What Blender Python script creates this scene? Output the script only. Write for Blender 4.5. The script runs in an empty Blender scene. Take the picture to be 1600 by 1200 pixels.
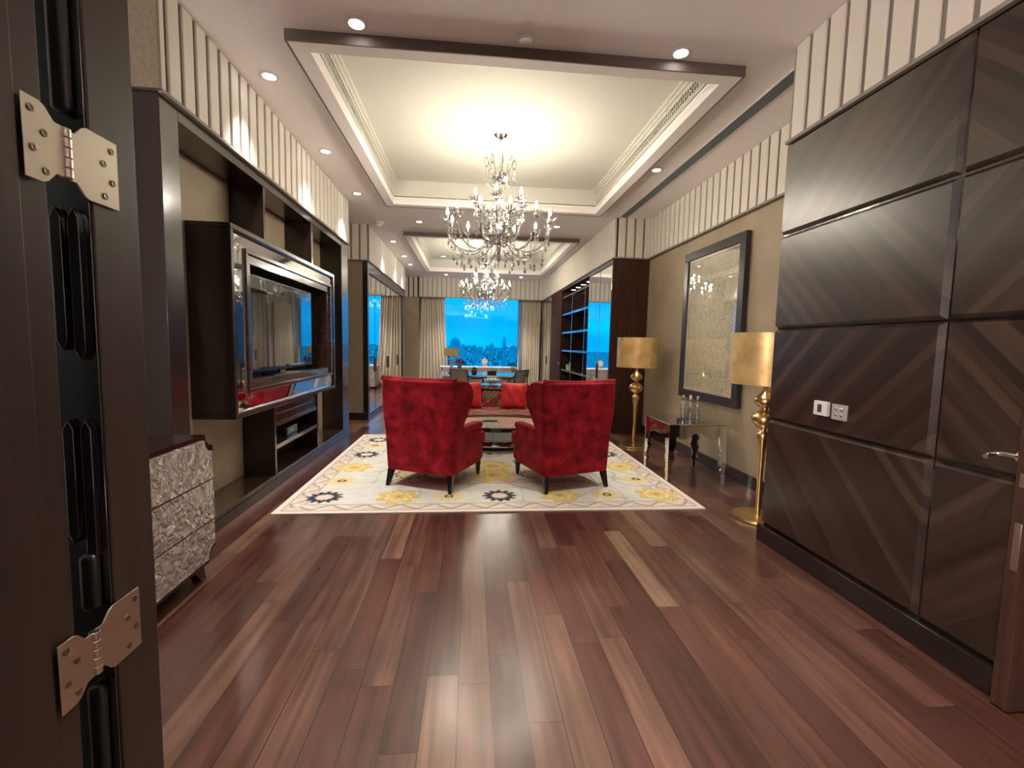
import bpy, bmesh, math, random
from mathutils import Vector, Matrix
import numpy as np
random.seed(7)
D = bpy.data; S = bpy.context.scene; COL = S.collection
PI = math.pi

# ------------------------------------------------------------------ camera
f_px, pitch, yaw, roll = 710.8, .08551, .09331, .02112
cy, sy, cp, sp = math.cos(yaw), math.sin(yaw), math.cos(pitch), math.sin(pitch)
F = Vector((sy*cp, cy*cp, -sp)); Rt = Vector((cy, -sy, 0)); Up = Rt.cross(F)
c_, s_ = math.cos(roll), math.sin(roll)
X = c_*Rt + s_*Up; Y = -s_*Rt + c_*Up
cam = D.cameras.new('camera'); cam.sensor_width = 36; cam.lens = f_px*36/1600
cam.clip_start = .05; cam.clip_end = 8000
co = D.objects.new('camera', cam); COL.objects.link(co)
M = Matrix((X, Y, -F)).transposed().to_4x4(); M.translation = Vector((0, 0, 1.45))
co.matrix_world = M; S.camera = co
# ------------------------------------------------------------------ colour management and sky
S.view_settings.view_transform = 'Standard'; S.view_settings.look = 'None'
S.view_settings.gamma = 1; S.view_settings.exposure = 1.65; S.view_settings.use_curve_mapping = False
WORLD_STRENGTH = .50
CHAND_W = 2.7      # each chandelier bulb
ADDED_FILL_W = 125     # added fill pendant, out of view behind the camera
SPOT_W = 75        # each ceiling downlight


class NT:
    def __init__(s, tree): s.t = tree; s.n = tree.nodes; s.l = tree.links
    def __call__(s, typ, *ins, out=0, **kw):
        nd = s.n.new('ShaderNode'+typ)
        for k, v in kw.items():
            if k.startswith('i_'):
                key = k[2:].replace('_', ' ')
                s.put(nd.inputs[key], v)
            else: setattr(nd, k, v)
        for i, v in enumerate(ins):
            if v is not None: s.put(nd.inputs[i], v)
        s.last = nd
        return nd.outputs[out] if len(nd.outputs) else None
    def put(s, sock, v):
        if isinstance(v, bpy.types.NodeSocket): s.l.new(v, sock)
        elif isinstance(v, (tuple, list)) and len(v) == 3 and sock.type == 'RGBA': sock.default_value = (*v, 1)
        else: sock.default_value = v
    def m(s, op, a, b=None, c=None): return s('Math', a, b, c, operation=op)
    def ramp(s, fac, stops, interp='LINEAR'):
        o = s('ValToRGB', fac); r = s.last.color_ramp; r.interpolation = interp
        while len(r.elements) < len(stops): r.elements.new(.5)
        for e, (p, c) in zip(r.elements, stops): e.position = p; e.color = (*c, 1)
        return o
    def mix(s, fac, a, b, mode='MIX'):
        nd = s.n.new('ShaderNodeMix'); nd.data_type = 'RGBA'; nd.blend_type = mode
        s.put(nd.inputs[0], fac); s.put(nd.inputs[6], a); s.put(nd.inputs[7], b)
        return nd.outputs[2]


W = D.worlds.new('overcast_sky'); S.world = W; W.use_nodes = True
t = NT(W.node_tree); W.node_tree.nodes.clear()
gen = t('TexCoord', out=0)
mp = t('Mapping', gen, i_Scale=(1.5, 1.5, 9))
nz = t('TexNoise', mp, i_Scale=1.6, i_Detail=5.0)
colr = t.ramp(nz, [(.38, (.62, .76, .92)), (.5, (.84, .92, 1)), (.62, (1.15, 1.22, 1.15))])
bg = t('Background', colr, WORLD_STRENGTH)
t('OutputWorld', bg)

# ------------------------------------------------------------------ materials
MATS = {}
def new(name):
    m = D.materials.new(name); m.use_nodes = True; m.node_tree.nodes.clear()
    return m, NT(m.node_tree)
def pbr(name, col, rough=.5, metal=0., spec=None, bump=None, **kw):
    """col: tuple or function(nt)->socket ; bump: (function, strength, distance)"""
    m, t = new(name)
    c = col(t) if callable(col) else col
    r = rough(t) if callable(rough) else rough
    b = t('BsdfPrincipled'); nd = t.last
    t.put(nd.inputs['Base Color'], c); t.put(nd.inputs['Roughness'], r); nd.inputs['Metallic'].default_value = metal
    if spec is not None: nd.inputs['Specular IOR Level'].default_value = spec
    for k, v in kw.items(): t.put(nd.inputs[k.replace('_', ' ')], v)
    if bump:
        h = bump[0](t); bn = t('Bump', i_Strength=bump[1], i_Distance=bump[2], i_Height=h); t.put(nd.inputs['Normal'], bn)
    t('OutputMaterial', b)
    MATS[name] = m
    return m
def objc(t): return t('TexCoord', out=3)
def gpos(t): return t('NewGeometry', out=0)
def noisec(scale, a, b, stretch=(1, 1, 1), lo=.35, hi=.65, detail=4.):
    def fn(t):
        mp = t('Mapping', gpos(t), i_Scale=stretch)
        n = t('TexNoise', mp, i_Scale=scale, i_Detail=detail)
        return t.ramp(n, [(lo, a), (hi, b)])
    return fn
def noisev(scale, stretch=(1, 1, 1), detail=4.):
    def fn(t):
        mp = t('Mapping', gpos(t), i_Scale=stretch)
        return t('TexNoise', mp, i_Scale=scale, i_Detail=detail)
    return fn

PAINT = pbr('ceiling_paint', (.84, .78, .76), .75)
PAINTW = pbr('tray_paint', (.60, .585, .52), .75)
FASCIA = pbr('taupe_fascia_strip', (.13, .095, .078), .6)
FLUTE = pbr('fluted_panel_cream', (.68, .63, .55), .6)
FLUTED = pbr('fluted_panel_groove', (.26, .225, .185), .7)
def wood_fn(a, b, axis=2):
    st = [18, 18, 18]; st[axis] = 1.2
    def fn(t):
        mp = t('Mapping', gpos(t), i_Scale=tuple(st))
        n = t('TexNoise', mp, i_Scale=1.6, i_Detail=6., i_Distortion=.6)
        return t.ramp(n, [(.3, a), (.7, b)])
    return fn
WOOD = pbr('dark_stained_wood', wood_fn((.011, .006, .0045), (.021, .011, .008)), .26, Coat_Weight=.5, Coat_Roughness=.12)
WOODH = pbr('dark_wood_shelf', wood_fn((.030, .016, .012), (.052, .028, .020), 1), .2, Coat_Weight=1., Coat_Roughness=.08)
WOODR = pbr('reddish_brown_veneer', wood_fn((.036, .016, .011), (.075, .034, .023)), .8, spec=.12)
DOORW = pbr('door_brown_wood', wood_fn((.024, .013, .009), (.040, .021, .015)), .42)
BLACKW = pbr('black_lacquer', (.012, .008, .007), .15, Coat_Weight=.5)
TAN = pbr('tan_wallpaper', noisec(3.2, (.30, .235, .155), (.38, .30, .205), lo=.3, hi=.7, detail=7.), .5, bump=(noisev(60., (1, 1, 4)), .15, .003))
TAN2 = pbr('tan_fabric_panel', noisec(40., (.20, .155, .105), (.25, .195, .135)), .75)
def veneer(sign):
    def fn(t):
        s = t('SeparateXYZ', gpos(t)); sx = t.last.outputs
        u = t.m('ADD', t.m('MULTIPLY', sx[1], .72), t.m('MULTIPLY', sx[2], sign*.72))
        band = t.m('FLOOR', t.m('MULTIPLY', u, 20.))
        r = t('TexWhiteNoise', None, band, noise_dimensions='1D'); 
        v = t.m('ADD', t.m('MULTIPLY', sx[1], -sign*.72), t.m('MULTIPLY', sx[2], .72))
        cv = t('CombineXYZ', t.m('MULTIPLY', u, 60.), t.m('MULTIPLY', v, 2.), 0.)
        n = t('TexNoise', cv, i_Scale=1., i_Detail=4.)
        f = t.m('ADD', t.m('MULTIPLY', n, .5), t.m('MULTIPLY', r, .5))
        return t.ramp(f, [(.25, (.014, .007, .0045)), (.5, (.028, .0145, .009)), (.78, (.058, .032, .021))])
    return fn
VEN = {}
for sgn, nm in ((1, 'veneer_rising'), (-1, 'veneer_falling')):
    VEN[sgn] = pbr(nm, veneer(sgn), .34, Coat_Weight=.5, Coat_Roughness=.28)

def floor_col(t):
    t('SeparateXYZ', gpos(t)); x, y, z = t.last.outputs
    w = .137
    xs = t.m('DIVIDE', t.m('ADD', x, .031), w)
    row = t.m('FLOOR', xs); fx = t.m('FRACT', xs)
    rr = t('TexWhiteNoise', None, row, noise_dimensions='1D')
    ys = t.m('ADD', t.m('DIVIDE', y, 1.05), t.m('MULTIPLY', rr, 7.3))
    cell = t.m('FLOOR', ys); fy = t.m('FRACT', ys)
    idv = t('CombineXYZ', row, cell, 0.)
    rnd = t('TexWhiteNoise', idv, noise_dimensions='3D')
    rnd2 = t('TexWhiteNoise', t('CombineXYZ', cell, row, 5.), noise_dimensions='3D')
    base = t.ramp(rnd, [(0, (.046, .0155, .011)), (.3, (.068, .024, .0165)), (.55, (.090, .036, .024)), (.8, (.108, .052, .034)), (.93, (.135, .072, .046)), (1, (.165, .094, .06))])
    gv = t('CombineXYZ', t.m('MULTIPLY', x, 26.), t.m('ADD', t.m('MULTIPLY', y, 1.3), t.m('MULTIPLY', rnd2, 40.)), t.m('MULTIPLY', rnd, 30.))
    g = t('TexNoise', gv, i_Scale=1., i_Detail=5., i_Distortion=.25)
    gr = t.ramp(g, [(.3, (.58, .55, .54)), (.5, (.97, .97, .97)), (.7, (1.4, 1.38, 1.35))])
    c = t.mix(1., base, gr, 'MULTIPLY')
    n2 = t('TexNoise', gpos(t), i_Scale=2.2, i_Detail=3.)
    c = t.mix(1., c, t.ramp(n2, [(.3, (.8, .78, .78)), (.7, (1.2, 1.2, 1.2))]), 'MULTIPLY')
    ex = t.m('LESS_THAN', t.m('ABSOLUTE', t.m('SUBTRACT', fx, .5)), .485)
    ey = t.m('GREATER_THAN', fy, .0035)
    return t.mix(t.m('MULTIPLY', ex, ey), (.02, .009, .007), c)
def floor_rough(t):
    n = t('TexNoise', gpos(t), i_Scale=5., i_Detail=3.)
    return t.m('ADD', .24, t.m('MULTIPLY', n, .14))
FLOOR = pbr('wood_plank_floor', floor_col, floor_rough, Coat_Weight=.35, Coat_Roughness=.17)

def velvet(t):
    n = t('TexNoise', gpos(t), i_Scale=8., i_Detail=4., i_Distortion=.35)
    return t.ramp(n, [(.32, (.15, .0025, .008)), (.45, (.25, .005, .013)), (.58, (.34, .009, .020)), (.70, (.46, .018, .032))])
VELVET = pbr('red_velvet', velvet, .8, spec=.2, Sheen_Weight=.3, Sheen_Roughness=.35, Sheen_Tint=(1., .18, .18, 1), bump=(noisev(30.), .1, .01))
REDC = pbr('red_cushion_fabric', noisec(9., (.48, .008, .012), (.66, .018, .022)), .6, Sheen_Weight=.3, Sheen_Tint=(1., .3, .25, 1))
PINKC = pbr('pink_brocade', noisec(45., (.55, .26, .20), (.33, .10, .08), lo=.42, hi=.55), .6)
GOLD = pbr('aged_gold_leaf', noisec(9., (.62, .41, .17), (.80, .58, .29)), .30, 1.)
GOLDS = pbr('gold_foil_shade', noisec(7., (.56, .36, .13), (.78, .54, .24)), .42, .6)
SHADEIN = pbr('shade_lining_cream', (.7, .6, .42), .8)
CHROME = pbr('polished_chrome', (.8, .8, .8), .08, 1.)
STEEL = pbr('brushed_nickel', (.62, .56, .48), .3, 1.)
STEEL2 = pbr('nickel_screw', (.28, .25, .22), .25, 1.)
MIRROR = pbr('mirror_glass', (.86, .88, .87), .015, 1.)
MIRROR2 = pbr('antique_mirror', (.78, .78, .73), .04, 1.)
MIRDARK = pbr('smoked_mirror', (.30, .34, .34), .1, 1.)
BLACK = pbr('satin_black', (.012, .012, .013), .3)
BLACKG = pbr('gloss_black_glass', (.006, .006, .008), .03, Coat_Weight=1., Coat_Roughness=.01)
SCREEN = pbr('television_screen', (.012, .012, .014), .035, spec=1., Coat_Weight=1., Coat_Roughness=.02, Coat_IOR=1.9)
WHITE = pbr('white_plastic', (.72, .70, .66), .4)
WHITEG = pbr('white_gloss', (.8, .8, .78), .15)
DARKG = pbr('dark_grille', (.05, .045, .04), .6)
LEATHER = pbr('brown_leather', (.075, .032, .02), .45)
CURT = pbr('beige_curtain', noisec(70., (.62, .53, .41), (.69, .60, .47)), .85)
SHEER = pbr('white_sheer', (.75, .78, .8), .9, Transmission_Weight=.0)
GREYTRIM = pbr('grey_window_post', (.22, .24, .25), .5)
UPH = pbr('grey_beige_upholstery', noisec(60., (.26, .215, .18), (.33, .28, .235)), .8)
DARKFR = pbr('dark_blue_black_frame', (.028, .026, .032), .3)
CITYG = pbr('city_ground', noisec(.03, (.18, .24, .22), (.55, .6, .6)), .9)
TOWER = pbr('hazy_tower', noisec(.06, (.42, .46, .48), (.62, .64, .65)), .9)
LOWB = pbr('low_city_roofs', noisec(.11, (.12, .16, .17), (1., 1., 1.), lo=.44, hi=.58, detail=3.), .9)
PURPLE = pbr('purple_petals', (.20, .05, .13), .7)
LEAF = pbr('green_leaf', (.06, .16, .03), .6)
YELP = pbr('yellow_petals', (.62, .5, .12), .7)
def pearl_col(t):
    n = t('TexNoise', gpos(t), i_Scale=24., i_Detail=3., i_Distortion=.9)
    c = t.ramp(n, [(.32, (.38, .33, .30)), (.52, (.50, .44, .40)), (.68, (.80, .75, .70))])
    return c
PEARL = pbr('mother_of_pearl', pearl_col, .20, .55, bump=(lambda t: t('TexNoise', gpos(t), i_Scale=20., i_Detail=2., i_Distortion=.9), .8, .03))
def print_col(t):
    p = gpos(t)
    a = t('TexNoise', p, i_Scale=9., i_Detail=7., i_Distortion=3.)
    b = t('TexVoronoi', p, i_Scale=26., feature='DISTANCE_TO_EDGE')
    l1 = t.m('LESS_THAN', t.m('ABSOLUTE', t.m('SUBTRACT', a, .5)), .018)
    l2 = t.m('LESS_THAN', b, .045)
    n = t('TexNoise', p, i_Scale=3., i_Detail=2.)
    k = t.m('MAXIMUM', t.m('MULTIPLY', l1, .75), t.m('MULTIPLY', l2, t.m('MULTIPLY', n, .6)))
    return t.mix(k, (.54, .48, .34), (.13, .11, .065))
PRINT = pbr('engraved_silk_print', print_col, .55)
MATB = pbr('cream_mat_border', (.56, .50, .37), .6)
def attr_col(t):
    return t('Attribute', attribute_name='pattern', out=0)
RUGM = pbr('woven_rug', attr_col, .92, bump=(noisev(160.), .35, .004))
SOFAM = pbr('red_brocade', attr_col, .7)
STONE = pbr('inlaid_table_top', noisec(50., (.82, .74, .60), (.42, .36, .28), lo=.42, hi=.6), .12, spec=.35, Coat_Weight=.25, Coat_Roughness=.02)
PATTL = pbr('patterned_lamp_stem', noisec(40., (.10, .09, .08), (.6, .55, .5), lo=.45, hi=.55), .3)

def emis(name, col, st):
    m, t = new(name); t('OutputMaterial', t('Emission', col, st)); MATS[name] = m; return m
BULB = emis('candle_bulb_glow', (1., .9, .72), 9.)
LENS = emis('downlight_glow', (1., .97, .93), 8.)
LENSO = emis('fill_pendant_glow', (1., .93, .85), 2.5)
LENSS = emis('shelf_light_glow', (.9, .97, 1.), 6.)
def glassy(name, tint, gcol, ior, rough=.0, base=0.):
    m, t = new(name)
    tr = t('BsdfTransparent', tint); gl = t('BsdfGlossy', gcol, rough)
    fc = t('LayerWeight', out=1, i_Blend=.5); r0 = ((ior-1)/(ior+1))**2
    fac = t.m('MINIMUM', t.m('ADD', t.m('MULTIPLY', t.m('POWER', fc, 5.), 1-r0), r0+base), 1.)
    t('OutputMaterial', t('MixShader', fac, tr, gl)); return m
WGLASS = glassy('blue_tinted_window_glass', (.0, .635, .98), (1, 1, 1), 1.45)
CLEAR = glassy('clear_glass', (.94, .96, .96), (1, 1, 1), 1.5, base=.06)
PGLASS = glassy('picture_glass', (1, 1, 1), (1, 1, 1), 1.6, base=.03)
CRYS = glassy('cut_crystal', (.74, .75, .74), (1, 1, 1), 1.6, .05, base=.34)

# ------------------------------------------------------------------ geometry helpers
def box(bm, x0, y0, z0, x1, y1, z1):
    vs = [bm.verts.new((x, y, z)) for x in (x0, x1) for y in (y0, y1) for z in (z0, z1)]
    for q in ((0, 1, 3, 2), (4, 6, 7, 5), (0, 4, 5, 1), (2, 3, 7, 6), (0, 2, 6, 4), (1, 5, 7, 3)):
        bm.faces.new([vs[i] for i in q])
    return vs
def lathe(bm, prof, cx=0, cy=0, seg=32, sx=1., sy=1., cap=True):
    rings = []
    for r, z in prof:
        rings.append([bm.verts.new((cx+r*sx*math.cos(2*PI*i/seg), cy+r*sy*math.sin(2*PI*i/seg), z)) for i in range(seg)])
    for a, b in zip(rings, rings[1:]):
        for i in range(seg):
            bm.faces.new((a[i], a[(i+1) % seg], b[(i+1) % seg], b[i]))
    if cap:
        bm.faces.new(rings[0][::-1]); bm.faces.new(rings[-1])
def tube(bm, pts, r, seg=8, cap=True):
    pts = [Vector(p) for p in pts]; rs = r if isinstance(r, (list, tuple)) else [r]*len(pts)
    rings = []; prev = None
    for i, p in enumerate(pts):
        d = (pts[min(i+1, len(pts)-1)]-pts[max(i-1, 0)]).normalized()
        a = prev if prev is not None else (Vector((0, 0, 1)) if abs(d.z) < .9 else Vector((1, 0, 0)))
        u = (a-d*a.dot(d)).normalized(); v = d.cross(u); prev = u
        rings.append([bm.verts.new(p+rs[i]*(math.cos(2*PI*k/seg)*u+math.sin(2*PI*k/seg)*v)) for k in range(seg)])
    for a, b in zip(rings, rings[1:]):
        for i in range(seg): bm.faces.new((a[i], a[(i+1) % seg], b[(i+1) % seg], b[i]))
    if cap: bm.faces.new(rings[0][::-1]); bm.faces.new(rings[-1])
def prism(bm, poly, axis, a, b):
    """poly: 2D points in the two other axes (in order)"""
    def P(u, v, w):
        c = [0, 0, 0]; o = [i for i in range(3) if i != axis]; c[o[0]] = u; c[o[1]] = v; c[axis] = w; return c
    A = [bm.verts.new(P(u, v, a)) for u, v in poly]; B = [bm.verts.new(P(u, v, b)) for u, v in poly]
    n = len(poly)
    for i in range(n): bm.faces.new((A[i], A[(i+1) % n], B[(i+1) % n], B[i]))
    bm.faces.new(A[::-1]); bm.faces.new(B)
def smoothcurve(pts, n=6):
    """Catmull-Rom"""
    P = [Vector(p) for p in pts]; P = [2*P[0]-P[1]]+P+[2*P[-1]-P[-2]]; out = []
    for i in range(1, len(P)-2):
        for k in range(n):
            t_ = k/n; a, b, c, d = P[i-1], P[i], P[i+1], P[i+2]
            out.append(.5*((2*b)+(-a+c)*t_+(2*a-5*b+4*c-d)*t_**2+(-a+3*b-3*c+d)*t_**3))
    out.append(P[-2]); return out
def obj(name, bm, mat, parent=None, bevel=0, seg=2, smooth=False, mats=None, angle=35):
    me = D.meshes.new(name)
    bmesh.ops.recalc_face_normals(bm, faces=bm.faces)
    if smooth or bevel:
        for f in bm.faces: f.smooth = True
    bm.to_mesh(me); bm.free()
    for mm in (mats or [mat]): me.materials.append(mm)
    o = D.objects.new(name, me); COL.objects.link(o)
    if parent is not None: o.parent = parent
    if bevel:
        b = o.modifiers.new('bevel', 'BEVEL'); b.width = bevel; b.segments = seg; b.limit_method = 'ANGLE'; b.angle_limit = math.radians(30)
        b.harden_normals = False
    if smooth or bevel:
        try: me.set_sharp_from_angle(angle=math.radians(angle))
        except Exception: pass
    return o
def tag(o, label, cat, group=None, kind=None):
    o['label'] = label; o['category'] = cat
    if group: o['group'] = group
    if kind: o['kind'] = kind
    return o
def thing(name, label, cat, loc=(0, 0, 0), rz=0, group=None):
    o = D.objects.new(name, None); COL.objects.link(o); o.location = loc; o.rotation_euler = (0, 0, rz)
    o.empty_display_size = .1
    return tag(o, label, cat, group)
def struct(name, bm, mat, parent=None, **kw):
    o = obj(name, bm, mat, parent, **kw)
    if parent is None: o['kind'] = 'structure'
    return o
def bbx(name, mat, parent, *bs, bevel=.004, label=None, **kw):
    bm = bmesh.new()
    for b in bs: box(bm, *b)
    o = obj(name, bm, mat, parent, bevel=bevel, **kw)
    if label: o['label'] = label
    return o
def children(o): return [c for c in D.objects if c.parent == o]
def copy_tree(o, parent=None, kids=None):
    c = o.copy(); COL.objects.link(c)
    if parent is not None: c.parent = parent
    for ch in (kids if kids is not None else children(o)): copy_tree(ch, c)
    return c

# ================================================================== SETTING
def sbox(name, mat, *bs, bevel=0):
    bm = bmesh.new()
    for b in bs: box(bm, *b)
    o = obj(name, bm, mat, bevel=bevel); o['kind'] = 'structure'; return o
sbox('floor', FLOOR, (-3.2, -3, -.1, 3.8, 15.9, 0))
# ceiling with two tray openings
T1 = (-1.16, 1.90, 3.56, 7.10); T2 = (-1.17, 2.0, 9.2, 13.36); CZ = 3.57; TZ = 3.85
XL, XR = -3.2, 3.8
sbox('ceiling', PAINT, (XL, -3, CZ, XR, T1[2], CZ+.05), (XL, T1[2], CZ, T1[0], T1[3], CZ+.05), (T1[1], T1[2], CZ, XR, T1[3], CZ+.05),
     (XL, T1[3], CZ, XR, T2[2], CZ+.05), (XL, T2[2], CZ, T2[0], T2[3], CZ+.05), (T2[1], T2[2], CZ, XR, T2[3], CZ+.05), (XL, T2[3], CZ, XR, 15.9, CZ+.05))
n_tr = 1
def ring(x0, x1, y0, y1, w, z0, z1):
    return [(x0-w, y0-w, z0, x1+w, y0, z1), (x0-w, y1, z0, x1+w, y1+w, z1), (x0-w, y0, z0, x0, y1, z1), (x1, y0, z0, x1+w, y1, z1)]
for T in (T1, T2):
    x0, x1, y0, y1 = T
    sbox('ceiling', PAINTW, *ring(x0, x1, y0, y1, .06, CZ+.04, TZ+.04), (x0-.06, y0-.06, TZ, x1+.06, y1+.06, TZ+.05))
    sbox('trim_%d' % n_tr, PAINT, *ring(x0, x1, y0, y1, .12, 3.50, 3.573)); n_tr += 1
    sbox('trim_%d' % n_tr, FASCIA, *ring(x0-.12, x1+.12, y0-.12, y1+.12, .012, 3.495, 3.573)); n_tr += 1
    bs = []
    for k, (w, z) in enumerate(((.045, 3.815), (.02, 3.785))):
        bs += [(x0, y0, z, x0+w, y1, z+.036), (x1-w, y0, z, x1, y1, z+.036)]
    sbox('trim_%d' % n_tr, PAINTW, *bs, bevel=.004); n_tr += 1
# fluted cream bands: every band one mesh, cream panels over a darker backing
def fluted(axis, fixed, out, a, b, z0=2.925, z1=3.572, pitch_=.15, gap=.032, off=0., depth=.02, back=.06):
    """axis 'y': band runs along y at x=fixed facing out(+1/-1 along x)"""
    global n_tr
    bmp = bmesh.new(); bmb = bmesh.new()
    def B(bm, u0, u1, d0, d1, q0, q1):
        lo, hi = sorted((fixed+out*d0, fixed+out*d1))
        if axis == 'y': return box(bm, lo, u0, q0, hi, u1, q1)
        return box(bm, u0, lo, q0, u1, hi, q1)
    B(bmb, a, b, -back, 0, z0, z1)
    u = a+off
    if off > 0.03: B(bmp, a, u-gap, 0, depth, z0+.012, z1-.004)
    while u < b-.01:
        e = min(u+pitch_-gap, b)
        if e-u > .01: B(bmp, u, e, 0, depth, z0+.012, z1-.004)
        u += pitch_
    B(bmb, a, b, -.0, depth+.012, z0-.012, z0+.01)
    o = obj('trim_%d' % n_tr, bmb, FLUTED); o['kind'] = 'structure'
    p = obj('fluted_panel', bmp, FLUTE, o, bevel=.009, seg=3); n_tr += 1
    return o
# walls
sbox('wall_left', TAN, (-2.5, 3.05, 0, -2.4, 15.2, CZ), (-2.4, 15.12, 0, -1.66, 15.2, CZ))
sbox('wall_left', PAINT, (-2.6, -3, 0, -2.5, 3.2, CZ))
sbox('wall_right', TAN, (2.97, 3.2, 0, 3.1, 7.55, CZ))
sbox('wall_right', PAINT, (3.2, -3, 0, 3.3, 1.64, CZ))
sbox('wall_back', WOODR, (-2.6, -3.1, 0, 3.3, -3, CZ))
# bands
fluted('y', -1.88, 1, 3.05, 7.30, off=.08)
sbox('wall_left', PAINT, (-2.5, 3.05, 2.93, -1.94, 7.30, CZ))          # bulkhead above the tv wall
sbox('trim_%d' % n_tr, TAN2, (-2.55, 3.022, 2.925, -1.858, 3.05, CZ), bevel=.003); n_tr += 1
fluted('x', 8.64, -1, -2.4, -1.86, off=.1)
fluted('y', -1.88, 1, 8.64, 13.42, off=.08, gap=.02)
sbox('wall_left', PAINT, (-2.5, 8.70, 2.93, -1.94, 13.42, CZ))
fluted('x', 15.12, -1, -2.4, -1.64, off=.12)
fluted('x', 15.0, -1, -1.64, 2.36, off=.12, gap=.018)
fluted('y', 2.95, -1, 3.2, 7.5, off=.07)
fluted('x', 7.5, -1, 2.37, 2.95, off=.04, pitch_=.15)
fluted('y', 2.37, -1, 7.5, 15.0, off=.1, gap=.02)
sbox('wall_right', PAINT, (2.43, 7.56, 2.93, 3.1, 15.9, CZ))
fluted('y', 2.26, -1, 1.0, 3.205, off=.1, z0=2.93)
sbox('wall_right', PAINT, (2.27, 1.66, 2.94, 3.1, 3.2, CZ))
# window wall
sbox('wall_back', TAN2, (-2.4, 15.5, 0, -.9, 15.7, CZ), (1.66, 15.5, 0, 3.1, 15.7, CZ), (-.9, 15.5, 0, 1.66, 15.7, .68), (-.9, 15.5, 3.1, 1.66, 15.7, CZ))
wf = sbox('window_1', GREYTRIM, (-.90, 15.48, .66, -.855, 15.6, 3.1), (1.615, 15.48, .66, 1.66, 15.6, 3.1), (-.9, 15.48, .66, 1.66, 15.6, .70), (-.9, 15.48, 3.06, 1.66, 15.6, 3.1), bevel=.004)
bbx('glass_pane', WGLASS, wf, (-.86, 15.54, .70, 1.62, 15.55, 3.07), bevel=0)
sbox('trim_%d' % n_tr, GREYTRIM, (1.64, 15.36, .3, 1.74, 15.5, 3.0)); n_tr += 1
# ---- right panelled wall, every veneer field a bevelled raised panel
rows = [(.125, .94), (.94, 1.61), (1.61, 2.28), (2.28, 2.925)]
wr = sbox('wall_right', BLACKW, (2.27, 1.66, 0, 2.97, 3.2, 2.94))
cols = [(1.985, 3.205), (1.60, 1.985)]
for ci, (a, b) in enumerate(cols):
    for ri, (z0, z1) in enumerate(rows):
        bm = bmesh.new(); e = .004; w = .022; xf, xb = 2.245, 2.275
        O = [(a+e, z0+e), (b-e, z0+e), (b-e, z1-e), (a+e, z1-e)]; I = [(a+e+w, z0+e+w), (b-e-w, z0+e+w), (b-e-w, z1-e-w), (a+e+w, z1-e-w)]
        if ci == 0: I[1] = (b-e-.004, I[1][1]); I[2] = (b-e-.004, I[2][1])
        vo = [bm.verts.new((xb-.003, y, z)) for y, z in O]; vi = [bm.verts.new((xf, y, z)) for y, z in I]; vb = [bm.verts.new((xb+.01, y, z)) for y, z in O]
        for i in range(4):
            j = (i+1) % 4; bm.faces.new((vo[i], vo[j], vi[j], vi[i])); bm.faces.new((vb[i], vb[j], vo[j], vo[i]))
        bm.faces.new(vi); bm.faces.new(vb[::-1])
        sgn = -1 if (ri+ci) % 2 == 0 else 1
        # row 0 col 0: stripes fall to the right of the picture (towards smaller y)
        obj('veneer_panel', bm, VEN[1 if sgn == 1 else -1], wr)
sbox('baseboard_right', BLACKW, (2.22, 1.62, 0, 2.28, 3.215, .125), bevel=.003)
sbox('baseboard_right', WOOD, (2.945, 3.2, 0, 2.975, 7.5, .13), bevel=.003)
sbox('baseboard_left', WOOD, (-2.4, 8.60, 0, -1.9, 8.66, .13), (-2.4, 7.3, 0, -2.37, 8.6, .13), bevel=.003)
sbox('baseboard_back', WOOD, (-2.4, 15.09, 0, -1.66, 15.13, .13), (-1.66, 15.47, 0, 2.4, 15.5, .13), bevel=.003)

# ================================================================== LEFT MEDIA WALL
u = thing('media_wall_unit', 'dark wood built-in wall unit with open niches around the television', 'cabinet', (-1.88, 5.1, 0))
def L(b, ox=-1.88, oy=5.1): return (b[0]-ox, b[1]-oy, b[2], b[3]-ox, b[4]-oy, b[5])
def part(name, mat, par, *bs, ox=0, oy=0, oz=0, bevel=.003, **kw):
    return bbx(name, mat, par, *[(b[0]-ox, b[1]-oy, b[2]-oz, b[3]-ox, b[4]-oy, b[5]-oz) for b in bs], bevel=bevel, **kw)
kw = dict(ox=-1.88, oy=5.1)
part('side_post', WOOD, u, (-2.4, 3.05, .0, -1.88, 3.23, 2.92), **kw)
part('side_post', WOOD, u, (-2.4, 6.95, .0, -1.88, 7.29, 2.92), **kw)
part('top_rail', WOOD, u, (-2.4, 3.23, 2.83, -1.88, 6.95, 2.92), **kw)
part('bottom_shelf', WOODH, u, (-2.4, 3.23, .09, -1.88, 6.95, .13), **kw)
part('plinth', WOOD, u, (-2.3, 3.23, 0, -1.875, 6.95, .09), (-2.3, 3.23, .10, -1.87, 6.95, .115), **kw)
part('divider', WOOD, u, (-2.18, 4.43, 2.2, -1.88, 4.47, 2.83), **kw)
part('divider', WOOD, u, (-2.18, 5.68, 2.2, -1.88, 5.74, 2.83), **kw)
part('back_panel', TAN, u, (-2.24, 3.23, .13, -2.18, 6.95, 2.83), **kw)
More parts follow.
